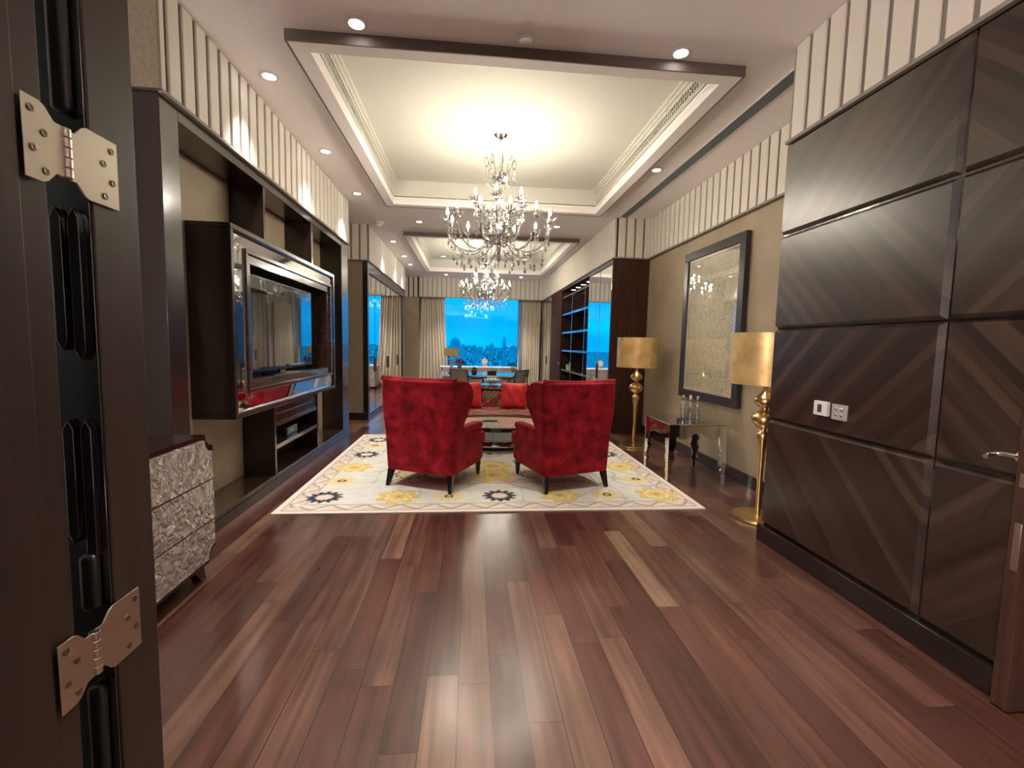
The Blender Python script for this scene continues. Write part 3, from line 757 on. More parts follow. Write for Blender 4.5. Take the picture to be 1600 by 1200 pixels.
def cushion(label, mat, loc, rot, w=.44, th=.15, group=None):
    bm = bmesh.new(); n = 18; top = []; bot = []
    for j in range(n+1):
        rt_, rb = [], []
        for i in range(n+1):
            u_, v_ = 2*i/n-1, 2*j/n-1
            e = max(0, (1-u_**4)*(1-v_**4))**.5
            x = u_*w/2*(1-.07*(1-v_**2)*abs(u_)); z = v_*w/2*(1-.07*(1-u_**2)*abs(v_))
            wr_ = .006*math.sin(9*u_+5*v_)*e
            rt_.append(bm.verts.new((x, -th/2*e+wr_-.003, z))); rb.append(bm.verts.new((x, th/2*e+wr_+.003, z)))
        top.append(rt_); bot.append(rb)
    for G in (top, bot):
        for j in range(n):
            for i in range(n): bm.faces.new((G[j][i], G[j][i+1], G[j+1][i+1], G[j+1][i]))
    E = [(0, i) for i in range(n)]+[(j, n) for j in range(n)]+[(n, n-i) for i in range(n)]+[(n-j, 0) for j in range(n)]
    for k in range(len(E)):
        a, b = E[k], E[(k+1) % len(E)]
        bm.faces.new((top[a[0]][a[1]], top[b[0]][b[1]], bot[b[0]][b[1]], bot[a[0]][a[1]]))
    o = obj('cushion', bm, mat, smooth=True, angle=120); o.location = loc; o.rotation_euler = rot
    tag(o, label, 'cushion', group); return o
cushion('bright red square cushion leaning on the sofa back, behind the right armchair', REDC, (.745, 7.58, .60), (-.16, .04, .0), .45, group='cushions on the sofa')
cushion('bright red square cushion half hidden behind the left armchair', REDC, (-.02, 7.58, .60), (-.16, -.03, .10), .45, group='cushions on the sofa')
cushion('pink brocade cushion at the right end of the sofa', PINKC, (1.20, 7.56, .585), (-.2, .28, -.35), .42, group='cushions on the sofa')

# ================================================================== CONSOLE BEHIND SOFA
c = thing('sofa_table', 'narrow dark console table with glossy top behind the sofa', 'table', (.3, 8.22, 0))
bbx('table_top', BLACKG, c, (-1.0, -.2, .70, 1.05, .2, .735), bevel=.006)
for sx in (-.95, 1.0):
    for sy_ in (-.15, .15):
        bbx('leg', BLACKW, c, (sx-.025, sy_-.025, .001, sx+.025, sy_+.025, .70))
bm = bmesh.new()
lathe(bm, [(.05, 0), (.045, .02), (.02, .03)], seg=20)
for k in range(14):
    a = 2*PI*k/14
    for rr_, zz, t_ in ((.15, .10, .0), (.10, .13, .22)):
        a2 = a+t_
        P0 = Vector((.02*math.cos(a2), .02*math.sin(a2), .025)); P1 = Vector((rr_*math.cos(a2), rr_*math.sin(a2), zz)); side = Vector((-math.sin(a2), math.cos(a2), 0))*.028
        mid = (P0+P1)/2+Vector((0, 0, -.015)); q = [bm.verts.new(p) for p in (P0, mid+side, P1, mid-side)]; bm.faces.new(q)
        q2 = [bm.verts.new(p+Vector((0, 0, .004))) for p in (P0, mid+side, P1, mid-side)]; bm.faces.new(q2[::-1])
        for i in range(4): bm.faces.new((q[i], q[(i+1) % 4], q2[(i+1) % 4], q2[i]))
o = obj('flower_bowl', bm, WHITEG); o.location = (.40, 8.2, .735); tag(o, 'white petalled bowl on the console table behind the sofa', 'bowl')

# ================================================================== DINING / DESK GROUP
dk = thing('writing_desk', 'mirror-fronted writing desk with glossy top in front of the window', 'desk', (.25, 10.5, 0))
bbx('desk_top', WHITEG, dk, (-.90, -.42, .735, .92, .42, .76), bevel=.004)
bbx('glass_top', BLACKG, dk, (-.88, -.40, .76, .90, .40, .766), bevel=.001)
bbx('modesty_panel', PEARL, dk, (-.84, -.30, .25, .86, -.27, .735), bevel=.003)
for sx in (-.87, .89):
    for sy_ in (-.38, .38): bbx('leg', WHITEG, dk, (sx-.025, sy_-.025, .001, sx+.025, sy_+.025, .735))
cd = thing('window_credenza', 'long low mother-of-pearl sideboard under the window', 'sideboard', (.22, 14.55, 0))
bbx('body', PEARL, cd, (-1.12, -.25, .08, 1.20, .25, .71), bevel=.004)
bbx('top', WHITEG, cd, (-1.15, -.28, .71, 1.23, .28, .745), bevel=.004)
for k in range(3): bbx('door_line', BLACKW, cd, (-1.12+.58*(k+1)-.006, -.256, .12, -1.12+.58*(k+1)+.006, -.25, .70), bevel=0)
bbx('plinth', BLACKW, cd, (-1.05, -.22, 0.001, 1.15, .22, .08))
def deskchair(label, loc, rz):
    c = thing('desk_armchair', label, 'armchair', loc, rz, 'open-arm chairs at the writing desk')
    bm = bmesh.new(); secs = []
    for k in range(9):
        tt = k/8; z = .50+.40*tt; yb = -.24-.09*tt*tt; hw = .20+.02*tt
        secs.append([(-hw, yb+.02, z), (-hw*.5, yb-.012, z), (0, yb-.02, z), (hw*.5, yb-.012, z), (hw, yb+.02, z), (hw, yb+.05, z), (0, yb+.02, z), (-hw, yb+.05, z)])
    sheet_loop(bm, secs); obj('backrest', bm, UPH, c, bevel=.006)
    bm = bmesh.new()
    for s in (-1, 1):
        tube(bm, smoothcurve([(s*.225, -.20, .0), (s*.225, -.23, .45), (s*.235, -.30, .93)], 5), .016, 8)
    tube(bm, [(-.235, -.30, .92), (0, -.335, .915), (.235, -.30, .92)], .016, 8); obj('back_frame', bm, DARKG, c, smooth=True)
    bbx('seat', UPH, c, (-.23, -.22, .40, .23, .24, .48), bevel=.02)
    for s in (-1, 1):
        bm = bmesh.new(); tube(bm, smoothcurve([(s*.235, -.27, .80), (s*.26, -.12, .75), (s*.27, .06, .735), (s*.262, .19, .73), (s*.24, .23, .64), (s*.225, .17, .45)], 5), .014, 8)
        obj('armrest', bm, BLACKW, c, smooth=True)
        bm = bmesh.new(); tube(bm, [(s*.21, .21, .40), (s*.205, .22, .002)], [.02, .013], 8); obj('leg', bm, BLACKW, c, smooth=True)
    return c
deskchair('grey upholstered open-arm chair at the left of the writing desk', (-.05, 9.72, 0), -math.radians(38))
deskchair('grey upholstered open-arm chair angled at the right of the writing desk', (.88, 9.70, 0), math.radians(48))
# things on the desk
dl = thing('desk_lamp', 'table lamp with rectangular gold shade and patterned stem on the writing desk', 'lamp', (-.43, 10.75, .766))
bbx('lamp_base', BLACKG, dl, (-.07, -.07, 0, .07, .07, .02))
bbx('stem', PATTL, dl, (-.035, -.035, .02, .035, .035, .36))
bm = bmesh.new(); tube(bm, [(0, 0, .36), (0, 0, .60)], .008); obj('rod', bm, STEEL, dl)
bm = bmesh.new()
for a, b in (((-.17, -.1), (.17, -.094)), ((-.17, .094), (.17, .1)), ((-.17, -.1), (-.164, .1)), ((.164, -.1), (.17, .1))): box(bm, *a, .40, *b, .58)
obj('lamp_shade', bm, pbr('warm_gold_shade', (.62, .42, .16), .6), dl)
def bouquet(name, label, loc, pet, s=1., vase=True):
    v = thing(name, label, 'flowers', loc)
    bm = bmesh.new(); lathe(bm, [(.03*s, 0), (.045*s, .03*s), (.03*s, .09*s), (.035*s, .11*s)], seg=16); obj('vase', bm, CLEAR if vase else WHITEG, v, smooth=True)
    rg = random.Random(int(s*100)+len(label)); bm = bmesh.new()
    for k in range(14):
        a = rg.random()*2*PI; r = .05*s*rg.random()**.5; z = (.14+.09*rg.random())*s
        bmesh.ops.create_icosphere(bm, subdivisions=1, radius=.022*s, matrix=Matrix.Translation((r*math.cos(a)*1.3, r*math.sin(a), z)))
    obj('blossoms', bm, pet, v, smooth=True)
    bm = bmesh.new()
    for k in range(9):
        a = k*.7; tube(bm, [(0, 0, .05*s), (.03*s*math.cos(a), .03*s*math.sin(a), .12*s), (.07*s*math.cos(a), .07*s*math.sin(a), .17*s)], [.003, .008*s, .001], 5)
    obj('foliage', bm, LEAF, v); return v
bouquet('flower_vase', 'purple orchid arrangement beside the desk lamp', (-.24, 10.7, .766), PURPLE, 1.5)
bouquet('flower_vase', 'small vase of yellow and white flowers at the right end of the desk', (1.0, 10.5, .766), YELP, .75)
o = bbx('black_tray', BLACK, None, (-.36, 10.25, .767, -.18, 10.4, .785)); tag(o, 'flat black tray on the writing desk beside the lamp', 'tray')
bm = bmesh.new(); lathe(bm, [(.05, 0), (.062, .04), (.06, .10), (.035, .14), (.04, .16)], seg=20); o = obj('dark_jar', bm, BLACKW, smooth=True); o.location = (.10, 10.45, .766); tag(o, 'small dark round jar on the writing desk', 'jar')
o = bbx('leather_box', pbr('maroon_leather', (.05, .018, .018), .4), None, (.40, 10.3, .767, .60, 10.45, .86)); tag(o, 'dark maroon box standing on the middle of the desk', 'box')
dz = thing('mantel_clock', 'small round gold clock on the window sideboard', 'clock', (.47, 14.5, .745))
bm = bmesh.new(); lathe(bm, [(.001, -.03), (.10, -.03), (.10, .03), (.001, .03)], seg=28, cap=False); o = obj('case', bm, GOLD, dz, smooth=True); o.rotation_euler = (PI/2, 0, 0); o.location = (0, 0, .17)
bm = bmesh.new(); lathe(bm, [(.001, .031), (.085, .031)], seg=28, cap=False); o = obj('dial', bm, WHITEG, dz); o.rotation_euler = (PI/2, 0, 0); o.location = (0, 0, .17)
bbx('foot', GOLD, dz, (-.08, -.05, 0, .08, .05, .05))

# ================================================================== CHEST OF DRAWERS
ch = thing('chest_of_drawers', 'black chest with notched corners and mother-of-pearl drawers beside the left door', 'chest', (-1.55, 2.20, 0))
def notched(y0, y1, z0, z1, r, n=6):
    P = []
    for (cy0, cz0, a0) in ((y1, z1, 270), (y0, z1, 0), (y0, z0, 90), (y1, z0, 180)):
        # concave quarter at each corner, going counter-clockwise
        for k in range(n+1):
            a = math.radians(a0-90*k/n) if True else 0
            P.append((cy0+r*math.cos(a), cz0+r*math.sin(a)))
    return P
def notch_poly(y0, y1, z0, z1, r, n=6):
    P = []
    for (cy0, cz0, s0) in ((y1, z1, -90), (y0, z1, 0), (y0, z0, 90), (y1, z0, 180)):
        for k in range(n+1):
            a = math.radians(s0-90*k/n); P.append((cy0+r*math.cos(a), cz0+r*math.sin(a)))
    return P
hy = .675
bm = bmesh.new(); prism(bm, notch_poly(-hy, hy, .105, .885, .075), 0, -.42, 0.0); obj('carcass', bm, BLACKW, ch)
dr = [(.615, .855), (.365, .605), (.135, .355)]
for k, (z0, z1) in enumerate(dr):
    bm = bmesh.new(); yy = hy-.03
    if k == 0: P = [q for q in notch_poly(-yy, yy, z0-2, z1, .075) if q[1] > z0-.5]+[(-yy, z0), (yy, z0)]
    elif k == 2: P = [(yy, z1), (-yy, z1)]+[q for q in notch_poly(-yy, yy, z0, z1+2, .075) if q[1] < z1+.5]
    else: P = [(yy, z1), (-yy, z1), (-yy, z0), (yy, z0)]
    prism(bm, P, 0, .0, .014); d = obj('drawer', bm, PEARL, ch); d['label'] = 'shimmering mother-of-pearl drawer front'
for sy_ in (-1, 1):
    for xx in (-.36, -.06):
        bm = bmesh.new(); prism(bm, [(sy_*(hy-.09), .11), (sy_*(hy-.20), .11), (sy_*(hy-.15), .06), (sy_*(hy-.11), .001), (sy_*(hy-.06), .001)], 0, xx-.02, xx+.03); obj('foot', bm, BLACKW, ch)

# ================================================================== GOLD FLOOR LAMPS
def floorlamp(label, x, y):
    c = thing('floor_lamp', label, 'lamp', (x, y, 0), 0, 'gold floor lamps beside the mirrored table')
    bm = bmesh.new(); lathe(bm, [(.001, .0), (.20, .0), (.205, .012), (.20, .024), (.04, .034), (.001, .034)], seg=48, cap=False); obj('base', bm, GOLD, c, smooth=True)
    prof = [(.024, .03), (.021, .10), (.022, .40), (.030, .60), (.046, .70), (.050, .735), (.036, .757), (.024, .765), (.024, .785), (.05, .795), (.088, .83), (.098, .865), (.088, .90), (.05, .935), (.026, .945),
            (.026, .965), (.05, .975), (.082, 1.0), (.088, 1.025), (.075, 1.055), (.040, 1.085), (.024, 1.11), (.016, 1.14), (.012, 1.20), (.012, 1.36)]
    bm = bmesh.new(); lathe(bm, prof, seg=32); obj('turned_stem', bm, GOLD, c, smooth=True, angle=60)
    bm = bmesh.new(); lathe(bm, [(.287, 1.165), (.29, 1.165), (.29, 1.592), (.287, 1.592)], seg=64, cap=False)
    lathe(bm, [(.286, 1.166), (.286, 1.591)], seg=64, cap=False); 
    o = obj('lamp_shade', bm, GOLDS, c, smooth=True)
    bm = bmesh.new()
    for k in range(3):
        a = k*2*PI/3; tube(bm, [(0, 0, 1.30), (.284*math.cos(a), .284*math.sin(a), 1.30)], .004, 6)
    obj('shade_spider', bm, STEEL, c)
    return c
floorlamp('gold floor lamp with drum shade in the far corner, left of the mirrored table', 2.42, 6.42)
floorlamp('gold floor lamp with drum shade, nearer one half hidden by the panelled wall', 2.50, 3.62)

# ================================================================== MIRRORED SIDE TABLE + BOTTLES
tb = thing('mirrored_side_table', 'mirrored side table with scalloped apron and shaped legs under the picture', 'table', (2.475, 4.99, 0))
hx, hyy, zt = .325, .335, .640
bbx('table_top', MIRROR2, tb, (-hx, -hyy, zt-.012, hx, hyy, zt), bevel=.002)
bbx('top_backing', BLACKW, tb, (-hx+.005, -hyy+.005, zt-.02, hx-.005, hyy-.005, zt-.012), bevel=0)
def side_poly(h):
    half = [(0, .515), (.03, .54), (.09, .48+.02), (.15, .47), (.20, .47), (h-.085, .50), (h-.075, .40), (h-.055, .33), (h-.07, .27), (h-.05, .22), (h-.04, .15), (h-.055, .12), (h-.035, .08), (h-.035, .002), (h, .002), (h, zt-.02)]
    s = smoothcurve([(a, b, 0) for a, b in half[:-3]], 4); R_ = [(p.x, p.y) for p in s]+half[-3:]
    return R_+[(-a, b) for a, b in R_[::-1]]
def side_panel(axis, pos, h, th=.02):
    bm = bmesh.new(); prism(bm, side_poly(h), axis, pos, pos+th)
    ob = obj('shaped_side', bm, MIRROR2, tb, mats=[MIRROR2, BLACKW])
    for p in ob.data.polygons:
        n = p.normal
        ctr = p.center[axis]
        inner = (ctr > pos+th*.9) if pos < 0 else (ctr < pos+th*.1)
        if inner: p.material_index = 1
    return ob
bm = bmesh.new()
for a, b in (((-hx, -hyy), (hx, -hyy)), ((hx, -hyy), (hx, hyy)), ((hx, hyy), (-hx, hyy)), ((-hx, hyy), (-hx, -hyy))): tube(bm, [(a[0], a[1], zt-.012), (b[0], b[1], zt-.012)], .0045, 6)
for a in ((-hx, -hyy), (hx, -hyy), (hx, hyy), (-hx, hyy)): tube(bm, [(a[0], a[1], .002), (a[0], a[1], zt-.012)], .003, 6)
obj('edge_bead', bm, CHROME, tb, smooth=True)
side_panel(1, -hyy, hx); side_panel(1, hyy-.02, hx); side_panel(0, -hx, hyy-.021); side_panel(0, hx-.02, hyy-.021)
def bottle():
    v = thing('glass_bottle', '', 'bottle', (0, 0, 0), 0, 'clear glass bottles on the mirrored table')
    bm = bmesh.new(); lathe(bm, [(.001, .001), (.034, .001), (.036, .008), (.036, .165), (.030, .185), (.014, .200), (.013, .235)], seg=24, cap=False); obj('bottle_body', bm, CLEAR, v, smooth=True)
    bm = bmesh.new(); lathe(bm, [(.033, .006), (.033, .10)], seg=24); obj('water', bm, CLEAR, v, smooth=True)
    bm = bmesh.new(); lathe(bm, [(.017, .222), (.019, .226), (.019, .256), (.016, .262)], seg=20); obj('cap', bm, STEEL, v, smooth=True)
    return v
b0_ = bottle()
for k, (x, y, lb) in enumerate(((2.52, 5.13, 'clear glass bottle at the far left of the four on the mirrored table'), (2.545, 5.00, 'clear glass bottle in front, second from the left of the four'),
                                (2.62, 5.16, 'clear glass bottle at the back, third from the left of the four'), (2.645, 5.03, 'clear glass bottle at the right of the four on the mirrored table'))):
    o = b0_ if k == 0 else copy_tree(b0_); o.location = (x, y, zt+.0005); o['label'] = lb

# ================================================================== FRAMED PICTURE
pc = thing('framed_picture', 'tall dark-framed glazed print of fine cream engraving on the tan wall', 'picture', (2.96, 5.395, .80)); kp = dict(ox=2.96, oy=5.395, oz=.80)
Y0, Y1, Z0, Z1 = 4.70, 6.09, .80, 2.72
part('frame', DARKFR, pc, *[(a[0], a[1], a[2], a[3], a[4], a[5]) for a in frame(2.905, 2.965, Y0, Y1, Z0, Z1, .105)], bevel=.004, **kp)
part('mount', MATB, pc, *frame(2.93, 2.952, Y0+.105, Y1-.105, Z0+.105, Z1-.105, .03), bevel=0, **kp)
part('print', PRINT, pc, (2.945, Y0+.105, Z0+.105, 2.955, Y1-.105, Z1-.105), bevel=0, **kp)
part('glass', PGLASS, pc, (2.922, Y0+.1, Z0+.1, 2.925, Y1-.1, Z1-.1), bevel=0, **kp)

# ================================================================== SWITCHES
th_ = thing('thermostat', 'white thermostat with grey display on the dark panelled wall', 'thermostat', (2.245, 2.68, 1.09))
bbx('cover', WHITE, th_, (-.022, -.056, -.045, 0, .056, .045), bevel=.003)
bbx('display', pbr('lcd_grey', (.06, .065, .07), .2), th_, (-.0235, -.012, -.025, -.021, .022, .025), bevel=.001)
sw = thing('light_switch_panel', 'square switch plate with four round buttons beside the thermostat', 'switch', (2.245, 2.545, 1.083))
bbx('plate', pbr('silver_grey_plate', (.5, .5, .47), .35, .3), sw, (-.010, -.056, -.047, 0, .056, .047), bevel=.002)
for a in (-.018, .022):
    for b in (-.016, .020):
        bm = bmesh.new(); bmesh.ops.create_uvsphere(bm, u_segments=14, v_segments=8, radius=.012, matrix=Matrix.Translation((-.010, a, b))@Matrix.Scale(.7, 4, (1, 0, 0)))
        obj('button', bm, CHROME, sw, smooth=True)

# ================================================================== DOORS
# left: jamb, leaf and hinges
XD = -.75
sbox('trim_%d' % n_tr, DOORW, (-.96, .40, 0, XD, .905, 3.3), bevel=.003); n_tr += 1
tj = sbox('trim_%d' % n_tr, DOORW, (XD-.001, .40, 0, XD+.006, .850, 3.3), bevel=.003); n_tr += 1
door = sbox('door_1', DOORW, (-1.60, 1.004, 0.008, XD, 1.13, 3.25), bevel=.003)
bbx('mirror_facing', MIRDARK, door, (-1.58, .999, .05, XD-.004, 1.004, 3.2), bevel=0, label='smoked mirror facing of the door')
def hexbar(bm, xc, w, z0, z1, tip, yb, yf):
    prism(bm, [(xc-w, z0+tip), (xc, z0), (xc+w, z0+tip), (xc+w, z1-tip), (xc, z1), (xc-w, z1-tip)], 1, yf, yb)
for (xa, za, zb) in ((-.775, 1.40, 1.70), (-.808, 1.42, 1.70), (-.775, .98, 1.28), (-.808, 1.02, 1.28)):
    bm = bmesh.new(); hexbar(bm, xa, .010, za, zb, .02, .999, .985); obj('door_moulding', bm, BLACKG, door, bevel=.002)['label'] = 'black pointed moulding bar'
for (za, zb) in ((1.875, 2.4), (.45, .71), (.875, 1.0)):
    bm = bmesh.new(); box(bm, -.80, .975, za, -.765, .999, zb); obj('door_moulding', bm, BLACK, door, bevel=.012, seg=3)
def hinge(zc):
    h = bpy.data.objects.new('door_hinge', None); COL.objects.link(h); h.parent = door; h.location = (XD, .94, zc)
    def leafp(s, y_in, y_out):
        # wide outer plate narrowing to the knuckle
        H, h2 = .068, .045
        return [(y_in, -h2), (y_in+s*.018, -h2), (y_in+s*.035, -H*.93), (y_in+s*.045, -H), (y_out, -H), (y_out, H), (y_in+s*.045, H), (y_in+s*.035, H*.93), (y_in+s*.018, h2), (y_in, h2)]
    for s, yi, yo in ((-1, -.006, -.084), (1, .006, .128)):
        bm = bmesh.new(); prism(bm, leafp(s, yi, yo), 0, .0062 if s < 0 else .001, .0092 if s < 0 else .0045); lf = obj('hinge_leaf', bm, STEEL, h, bevel=.0008)
        for k in range(4):
            z = .048-.032*k; y = yo-s*(.016+.022*(k % 2))
            bm = bmesh.new(); lathe(bm, [(.0055, -.001), (.0065, .0012), (.005, .0016), (.002, .0006)], seg=16)
            xx = .0095 if s < 0 else .005
            o = obj('screw', bm, STEEL2, h, smooth=True); o.rotation_euler = (0, PI/2, 0); o.location = (xx, y, z)
    bm = bmesh.new()
    for k in range(5):
        z0 = -.045+.018*k; lathe(bm, [(.0085, z0+.0006), (.0095, z0+.002), (.0095, z0+.016), (.0085, z0+.0174)], seg=18)
    o = obj('knuckle', bm, STEEL, h, smooth=True); o.location = (.006, 0, 0)
    return h
for zc in (1.783, .815): hinge(zc)
# right leaf
d2 = sbox('door_2', WOODR, (2.182, 1.53, .008, 3.15, 1.592, 3.2), bevel=.003)
bbx('latch_plate', STEEL, d2, (2.180, 1.55, .59, 2.1835, 1.575, .785), bevel=.001, label='satin metal latch plate')
bbx('latch_plate', STEEL, d2, (2.180, 1.555, .93, 2.1835, 1.575, .985), bevel=.001)
bm = bmesh.new(); tube(bm, smoothcurve([(2.205, 1.592, 1.045), (2.203, 1.63, 1.045), (2.195, 1.665, 1.043), (2.17, 1.682, 1.036), (2.15, 1.68, 1.028)], 5), .0095, 14)
obj('door_handle', bm, CHROME, d2, smooth=True, angle=60)
bm = bmesh.new(); tube(bm, [(2.205, 1.590, 1.045), (2.205, 1.602, 1.045)], .022, 24); obj('handle_rose', bm, CHROME, d2, smooth=True)

# ================================================================== CEILING FITTINGS
def downlight(label, x, y, z=CZ, w=SPOT_W, r=.05, group='recessed downlights in the ceiling', col=(1, .955, .91)):
    l = thing('ceiling_downlight', label, 'light', (x, y, z), group=group)
    bm = bmesh.new(); lathe(bm, [(r, .0), (r+.022, -.001), (r+.025, -.006), (r+.018, -.010), (r+.002, -.010), (r-.004, -.002), (r-.004, 0)], seg=36, cap=False); obj('trim_ring', bm, WHITE, l, smooth=True)
    bm = bmesh.new(); lathe(bm, [(r-.006, -.001), (r-.006, -.006)], seg=28); obj('lens', bm, LENS, l)
    li = D.lights.new('downlight', 'SPOT'); li.energy = w; li.spot_size = math.radians(70); li.spot_blend = 1; li.shadow_soft_size = .035; li.color = col
    lo = D.objects.new('downlight_lamp', li); COL.objects.link(lo); lo.parent = l; lo.location = (0, 0, -.02)
downlight('recessed downlight near the front ceiling, left of the smoke detector', -.784, 3.318)
downlight('recessed downlight near the front ceiling, right of the smoke detector', 1.482, 3.34)
for y, t_ in ((4.03, 'nearest along the left wall above the television unit'), (5.47, 'second along the left wall above the television unit'), (6.91, 'third along the left wall, past the television unit'),
              (9.98, 'nearest above the mirrored wardrobe'), (11.6, 'middle one above the mirrored wardrobe'), (12.76, 'farthest above the mirrored wardrobe')):
    downlight('recessed downlight, '+t_, -1.64, y)
downlight('recessed downlight beside the long ceiling grille above the picture wall', 2.188, 5.447)
downlight('recessed downlight between the two ceiling trays, left of the chandelier', -.915, 8.294)
downlight('recessed downlight between the two ceiling trays, right of the chandelier', 1.511, 8.216)
downlight('recessed downlight inside the far ceiling tray, left one', -.764, 12.94, TZ, w=130)
downlight('recessed downlight inside the far ceiling tray, right one', 1.49, 12.94, TZ, w=130)
downlight('recessed downlight above the curtain pelmet on the left', -.765, 14.38, w=120)
downlight('recessed downlight above the curtain pelmet on the right', 1.556, 14.38, w=120)
for x, t_ in ((-.9, 'left'), (.35, 'middle'), (1.5, 'right')):
    downlight('recessed downlight above the entrance doors, the %s one of three' % t_, x, 1.3, w=90)
lob = thing('added_fill_pendant', 'round opal pendant added out of view as a fill light', 'light', (-2.1, -2.0, CZ))  # unseen pendant added behind the camera to brighten the near ceiling and panels
bm = bmesh.new(); lathe(bm, [(.01, 0), (.01, -1.0)], seg=12); obj('cord', bm, STEEL, lob)
bm = bmesh.new(); lathe(bm, [(.001, -1.0), (.10, -1.02), (.16, -1.10), (.17, -1.18), (.13, -1.28), (.001, -1.33)], seg=40, cap=False)
obj('fill_pendant_shade', bm, LENSO, lob, smooth=True)
li = D.lights.new('added_fill_light', 'POINT'); li.energy = ADDED_FILL_W; li.shadow_soft_size = .2; li.color = (1, .93, .89)
lo = D.objects.new('added_fill_lamp', li); COL.objects.link(lo); lo.parent = lob; lo.location = (0, 0, -1.55)
bm = bmesh.new(); lathe(bm, [(.001, 0), (.058, 0), (.058, -.022), (.045, -.034), (.001, -.036)], seg=32, cap=False); o = obj('smoke_detector', bm, WHITE, smooth=True); o.location = (.356, 3.31, CZ)
tag(o, 'round white smoke detector on the ceiling in front of the tray', 'detector')
sd = thing('ceiling_sensor', 'white domed sensor on the ceiling near the left wardrobe', 'sensor', (-1.64, 8.45, CZ))
bm = bmesh.new(); lathe(bm, [(.001, 0), (.09, 0), (.085, -.03), (.001, -.03)], seg=32, cap=False); obj('base', bm, WHITE, sd, smooth=True)
bm = bmesh.new(); lathe(bm, [(.06, -.03), (.062, -.06), (.04, -.085), (.001, -.09)], seg=32, cap=False); obj('dome', bm, WHITE, sd, smooth=True)
# long ceiling grille
g = thing('linear_ceiling_grille', 'long dark linear air grille in the ceiling over the picture alcove', 'vent', (2.47, 5.35, CZ))
bbx('backing', BLACK, g, (-.062, -2.05, -.003, .062, 2.08, 0), bevel=0)
bm = bmesh.new()
for k in range(5): box(bm, -.05+.024*k, -2.05, -.010, -.044+.024*k, 2.08, -.003)
obj('slats', bm, GREYTRIM, g)
bbx('frame', WHITE, g, (-.072, -2.06, -.010, -.062, 2.09, 0), (.062, -2.06, -.010, .072, 2.09, 0), (-.072, 2.08, -.01, .072, 2.095, 0), bevel=.001)
def sidevent(label, x, s, y0, y1):
    g = thing('tray_air_vent', label, 'vent', (x, (y0+y1)/2, 3.70), group='slotted air vents in the ceiling trays')
    h = (y1-y0)/2
    bbx('backing', BLACK, g, *[tuple(sorted_box) for sorted_box in [(min(0, s*.003), -h, -.045, max(0, s*.003), h, .045)]], bevel=0)
    bm = bmesh.new(); y = -h
    while y < h:
        for z0, z1 in ((-.04, -.004), (.004, .04)):
            box(bm, min(s*.003, s*.014), y, z0, max(s*.003, s*.007), y+.014, z1)
        y += .044
    obj('louvres', bm, PAINTW, g)
    bm = bmesh.new()
    for z0, z1 in ((-.052, -.04), (-.004, .004), (.04, .052)): box(bm, min(0, s*.008), -h, z0, max(0, s*.008), h, z1)
    obj('rails', bm, PAINTW, g)
sidevent('slotted air vent on the left side of the near ceiling tray', T1[0], 1, 3.6, 7.05)
sidevent('slotted air vent on the right side of the near ceiling tray', T1[1], -1, 3.6, 7.05)
sidevent('slotted air vent on the left side of the far ceiling tray', T2[0], 1, 9.3, 13.3)
sidevent('slotted air vent on the right side of the far ceiling tray', T2[1], -1, 9.3, 13.3)

